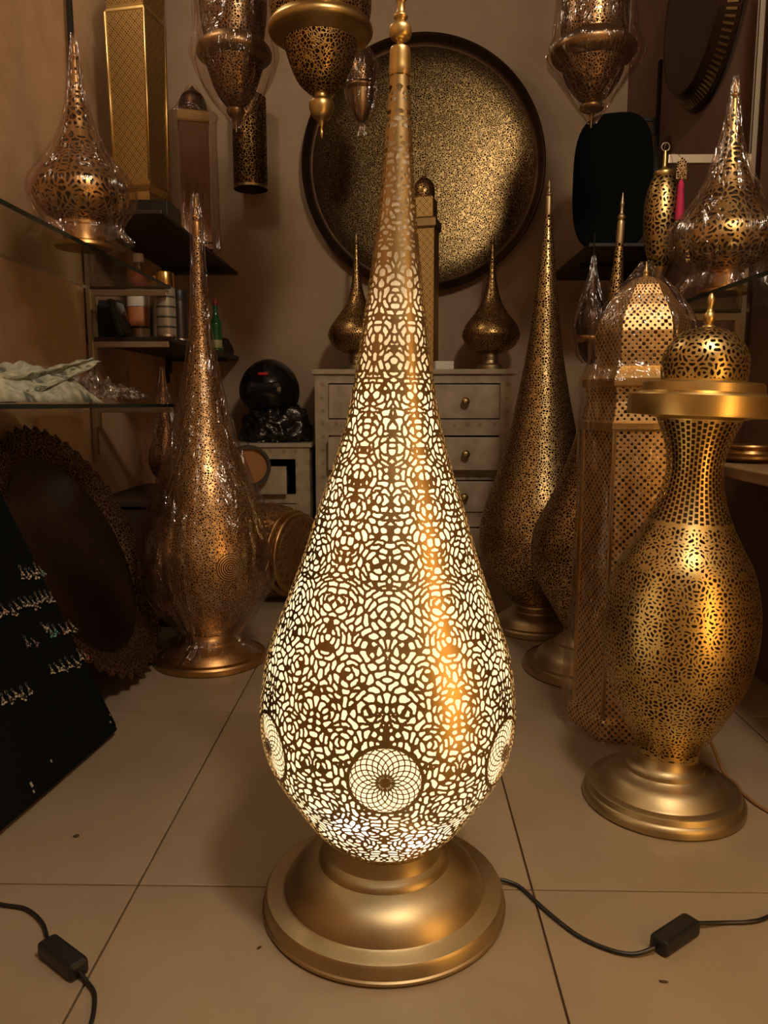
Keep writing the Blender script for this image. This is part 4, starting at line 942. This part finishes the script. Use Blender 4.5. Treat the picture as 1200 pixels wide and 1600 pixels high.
rows = [
 ('top row', [(0.052, .462, 'cream'), (0.036, .458, 'cream'), (0.018, .456, 'cream'), (0.000, .455, 'cream'), (-0.012, .448, 'teal')]),
 ('second row', [(0.185, .395, 'silver'), (0.163, .395, 'pinkish'), (0.143, .392, 'cream'), (0.122, .392, 'silver'), (0.103, .394, 'silver'), (0.084, .392, 'silver'), (0.065, .392, 'pinkish'), (0.046, .392, 'silver'), (0.028, .390, 'silver'), (0.010, .388, 'silver'), (-0.004, .380, 'silver')]),
 ('third row', [(0.145, .312, 'purple'), (0.124, .308, 'purple'), (0.072, .322, 'cream'), (0.055, .315, 'teal'), (0.036, .306, 'teal'), (0.014, .305, 'pinkish'), (-0.008, .302, 'cream'), (-0.024, .300, 'cream')]),
 ('fourth row', [(0.112, .232, 'cream'), (0.091, .230, 'cream'), (0.070, .226, 'silver'), (0.048, .228, 'cream'), (0.022, .226, 'cream'), (-0.006, .232, 'silver'), (-0.022, .226, 'red')]),
 ('lowest row', [(0.300, .232, 'silver'), (0.284, .230, 'silver'), (0.266, .228, 'cream'), (0.244, .226, 'cream'), (0.222, .226, 'silver')]),
]
colword = {'cream': 'cream-beaded', 'teal': 'teal-beaded', 'purple': 'dark purple', 'red': 'red-beaded', 'pinkish': 'rose-beaded', 'silver': 'plain silver'}
random.seed(5)
cnt = {}
for rn, L in rows:
    tot = {}
    for q in L: tot[q[2]] = tot.get(q[2], 0) + 1
    for i, (u, v, c) in enumerate(L):
        u = u + 0.012 if rn != 'lowest row' else u
        u += random.uniform(-.003, .003); v += random.uniform(-.006, .004); sw_ = random.uniform(-.35, .35); sz = random.uniform(.75, 1.15)
        e = MB(); top = bpt(u, v, 0.004)
        def off(du, dv, h): return (bpt(u + sz * (du * math.cos(sw_) - dv * math.sin(sw_)), v + sz * (du * math.sin(sw_) + dv * math.cos(sw_)), h) - top)
        e.tube([off(0.003 * math.cos(a) , 0.006 + 0.005 * math.sin(a), 0.002) for a in (k * PI / 4 for k in range(-1, 6))], 0.0006, 5, 0)
        e.ball(off(0, 0, 0.002), 0.0024, sub=1, mi=0)
        for k in range(4):
            q = (k - 1.5) * 0.0048; dv = -0.010 - random.uniform(0, .009)
            e.tube([off(0, 0, 0.002), off(q, dv, 0.004)], 0.0006, 4, 0)
            e.ball(off(q, dv - .002, 0.004), random.uniform(0.0020, 0.0037), sub=1, mi=1 if k % 2 else 0)
        e.ball(off(0, -0.007, 0.004), 0.0024, sub=1, mi=1)
        o = e.done('earring', [silver, beads[c]], None, top)
        n = tot[c]; k = cnt[(rn, c)] = cnt.get((rn, c), 0) + 1
        pos = '' if n == 1 else ('rightmost ' if k == n else ('leftmost ' if k == 1 else ['', '', 'second ', 'third ', 'fourth ', 'fifth ', 'sixth ', 'seventh '][k]))
        tag(o, '%s%s earring in the %s on the black board%s' % (pos, colword[c], rn, ', counted from left' if n > 1 else ''), 'earring', 'earrings on the black board')

# ------------------------------------------------------------------ right wall: dark tray, black oval board, pierced oval lantern
rt = thing('round_tray', 'dark deep-rimmed round tray with slotted rim hung high on the right wall', 'tray', (1.012, 2.90, 2.165), (0, R(90), 0))
lathe('dish', [(0.27, -0.005), (0.272, 0.002), (0.15, 0.004), (0.001, 0.005)], M['dark_metal'], rt, 96)
lathe('rim', [(0.268, -0.006), (0.318, 0.05), (0.325, 0.052), (0.322, 0.056), (0.312, 0.052), (0.264, 0.002)], M['dark_metal'], rt, 96, cap=False)
sl_ = MB()
for k in range(96):
    a = 2 * PI * k / 96; m_ = Matrix.Rotation(a, 3, 'Z')
    sl_.box(m_ @ Vector((0.2945, 0, 0.0245)), (0.055, 0.007, 0.003), rot=m_ @ Matrix.Rotation(R(-42), 3, 'Y'))
sro = sl_.done('rim_slats', M['brass'], rt); sro['kind'] = 'stuff'
ov = thing('oval_board', 'black velvet oval display board standing on the high right shelf', 'display board', (0.845, 3.22, 1.407), (R(-4), 0, R(-14)))
bm = MB()
def superell(r, z, a):   # rounded-square outline
    k = (abs(math.cos(a)) ** 3.2 + abs(math.sin(a)) ** 3.2) ** (-1 / 3.2)
    return r * k, z
lathe('panel', [(0.148, -0.016), (0.153, -0.010), (0.153, 0.010), (0.148, 0.016)], M['velvet'], ov, 64, loc=(0, 0, 0.27), rot=(R(90), 0, 0), fold=superell).scale = (1, 1.74, 1)
boxo('stand', (0, 0.05, 0.02), (0.10, 0.11, 0.012), M['velvet'], ov)
ol = thing('hanging_lantern', 'slim oval pierced gold lantern hanging by a ring from the right steel bracket', 'lantern', (0.795, 2.44, 1.15))
OP = [(0.020, 0.060), (0.036, 0.085), (0.048, 0.130), (0.0545, 0.180), (0.0550, 0.225), (0.0500, 0.275), (0.0400, 0.310), (0.0290, 0.330)]
pierced_shell('body', OP, 8, 20, 130, 0.0098, 0.0042, 41, M['gold'], ol, bend=3.5, elong=1.6)
lathe('body_inside', [(max(r - .006, .003), z) for r, z in smoothp(OP, 3)], bpy.data.materials['unlit_inside'], ol, 32, cap=False)  # added dark shell for the shaded inside of the lantern
lathe('bottom_cup', smoothp([(0.002, 0.0), (0.006, 0.01), (0.008, 0.03), (0.016, 0.045), (0.022, 0.062)], 3), M['gold'], ol, 24)
lathe('cap', smoothp([(0.030, 0.326), (0.0315, 0.331), (0.030, 0.340), (0.018, 0.346), (0.007, 0.352), (0.006, 0.375), (0.004, 0.40)], 3), M['gold'], ol, 24)
MB().tube([(0.012 * math.cos(a), 0, 0.411 - .0 + 0.012 * math.sin(a)) for a in (2 * PI * k / 16 for k in range(16))], 0.0018, 6, closed=True).done('ring', M['steel'], ol)
hk = MB().tube([(0, 0, 0.42), (0.004, 0, 0.43), (0.0, 0, 0.395 + .005)], 0.0014, 6)
hk.bm.clear(); hk.tube([(0, 0.0, 0.421), (0, 0.010, 0.412), (0, 0.006, 0.400), (0, -0.004, 0.398)], 0.0012, 6); hk.done('hook', M['steel'], ol)
ts = thing('tassel_charm', 'pink tassel with gold hand charm hanging beside the oval gold lantern', 'charm', (0.822, 2.37, 1.335))
hd = MB(); hd.box((0, 0, 0.13), (0.030, 0.004, 0.032), bev=0.001)
for k, (dx, h) in enumerate(((-0.011, .022), (-0.0055, .028), (0, .031), (0.0055, .028), (0.011, .022))): hd.box((dx, 0, 0.146 + h / 2 - .002), (0.0045, 0.004, h), bev=0.001)
hd.done('hand_charm', pierced('pierced_hand', (0.7, 0.45, 0.22), 'arabesque', 150, 0.12), ts)
MB().tube([(0, 0, 0.172), (-0.006, 0.02, 0.19), (-0.01, 0.062, 0.204)], 0.0012, 6).done('cord', M['steel'], ts)
lathe('tassel', smoothp([(0.012, 0.0), (0.011, 0.05), (0.0085, 0.085), (0.0095, 0.095), (0.006, 0.108), (0.002, 0.115)], 3), M['pink'], ts, 20, rot=(0, 0, 0))
# small dark pendant
pd = thing('hanging_lantern', 'small dark copper drop pendant in film hanging between the right teardrop lamps', 'lantern', (0.735, 3.02, 0.95))
lathe('lower_bowl', smoothp([(0.002, 0.0), (0.020, 0.012), (0.040, 0.045), (0.050, 0.085)], 4), M['dark_metal'], pd, 40)
lathe('flange', smoothp([(0.050, 0.083), (0.056, 0.092), (0.056, 0.104), (0.050, 0.112)], 3), M['copper'], pd, 40)
lathe('upper_bowl', smoothp([(0.050, 0.110), (0.058, 0.14), (0.055, 0.185), (0.036, 0.235), (0.018, 0.29), (0.008, 0.36), (0.003, 0.40)], 4), M['dark_metal'], pd, 40)
lathe('hanging_cord', [(0.0018, 0.395), (0.0018, 0.4865)], M['blackmetal'], pd, 8)
wrap_shell([(0.024, 0.006), (0.046, 0.04), (0.058, 0.095), (0.064, 0.14), (0.060, 0.19), (0.040, 0.245), (0.018, 0.32), (0.004, 0.405)], pd, 12.1, 0.001, 0.05, 56)
# small brass lamp foot on the low right shelf
lf = thing('brass_dish', 'shallow stepped brass dish on the low right wooden shelf', 'dish', (0.915, 2.02, 0.65))
lathe('bowl', [(0.05, 0), (0.06, 0.004), (0.075, 0.012), (0.075, 0.018), (0.055, 0.024), (0.05, 0.034), (0.062, 0.042), (0.06, 0.046), (0.03, 0.044)], M['copper'], lf, 40)

# ------------------------------------------------------------------ a second lit lamp out of frame at right, whose warm light streaks the brass
wl = thing('floor_lamp', 'lit amber glass floor lamp standing by the right wall beside the viewer', 'floor lamp', (0.93, 0.42, 0))
foot(0.13, 0.10, wl, M['brass_base'])
ws = lathe('shade', smoothp([(0.055, 0.10), (0.085, 0.18), (0.095, 0.35), (0.085, 0.60), (0.06, 0.90), (0.035, 1.2), (0.015, 1.45)], 4), plain('amber_lit_shade', (0.8, 0.5, 0.2), 0.5, emit=(1.0, 0.52, 0.13), es=7), wl, 40)
finial(1.445, 0.012, wl, M['gold'])

# crumbs and a scrap on the tiles
for lab, c, sz, a in (('tiny dark crumb on the floor tile below the right cord switch', (0.372, 0.978, 0.0015), (0.014, 0.004, 0.003), -0.1),
                      ('dark scrap on the floor tile beside the lower edge of the jewellery board', (-0.60, 1.325, 0.0015), (0.012, 0.010, 0.003), 0.7),
                      ('tiny dark crumb on the floor tile left of the lit lamp base', (-0.205, 1.035, 0.0015), (0.009, 0.004, 0.003), 0.9)):
    cr = blob('crumb', c, (sz[0] / 2, sz[1] / 2, sz[2] / 2), 0.4, 1.5, 3, bpy.data.materials['dark_wood'], sub=2); cr.rotation_euler.z = a; tag(cr, lab, 'crumb')
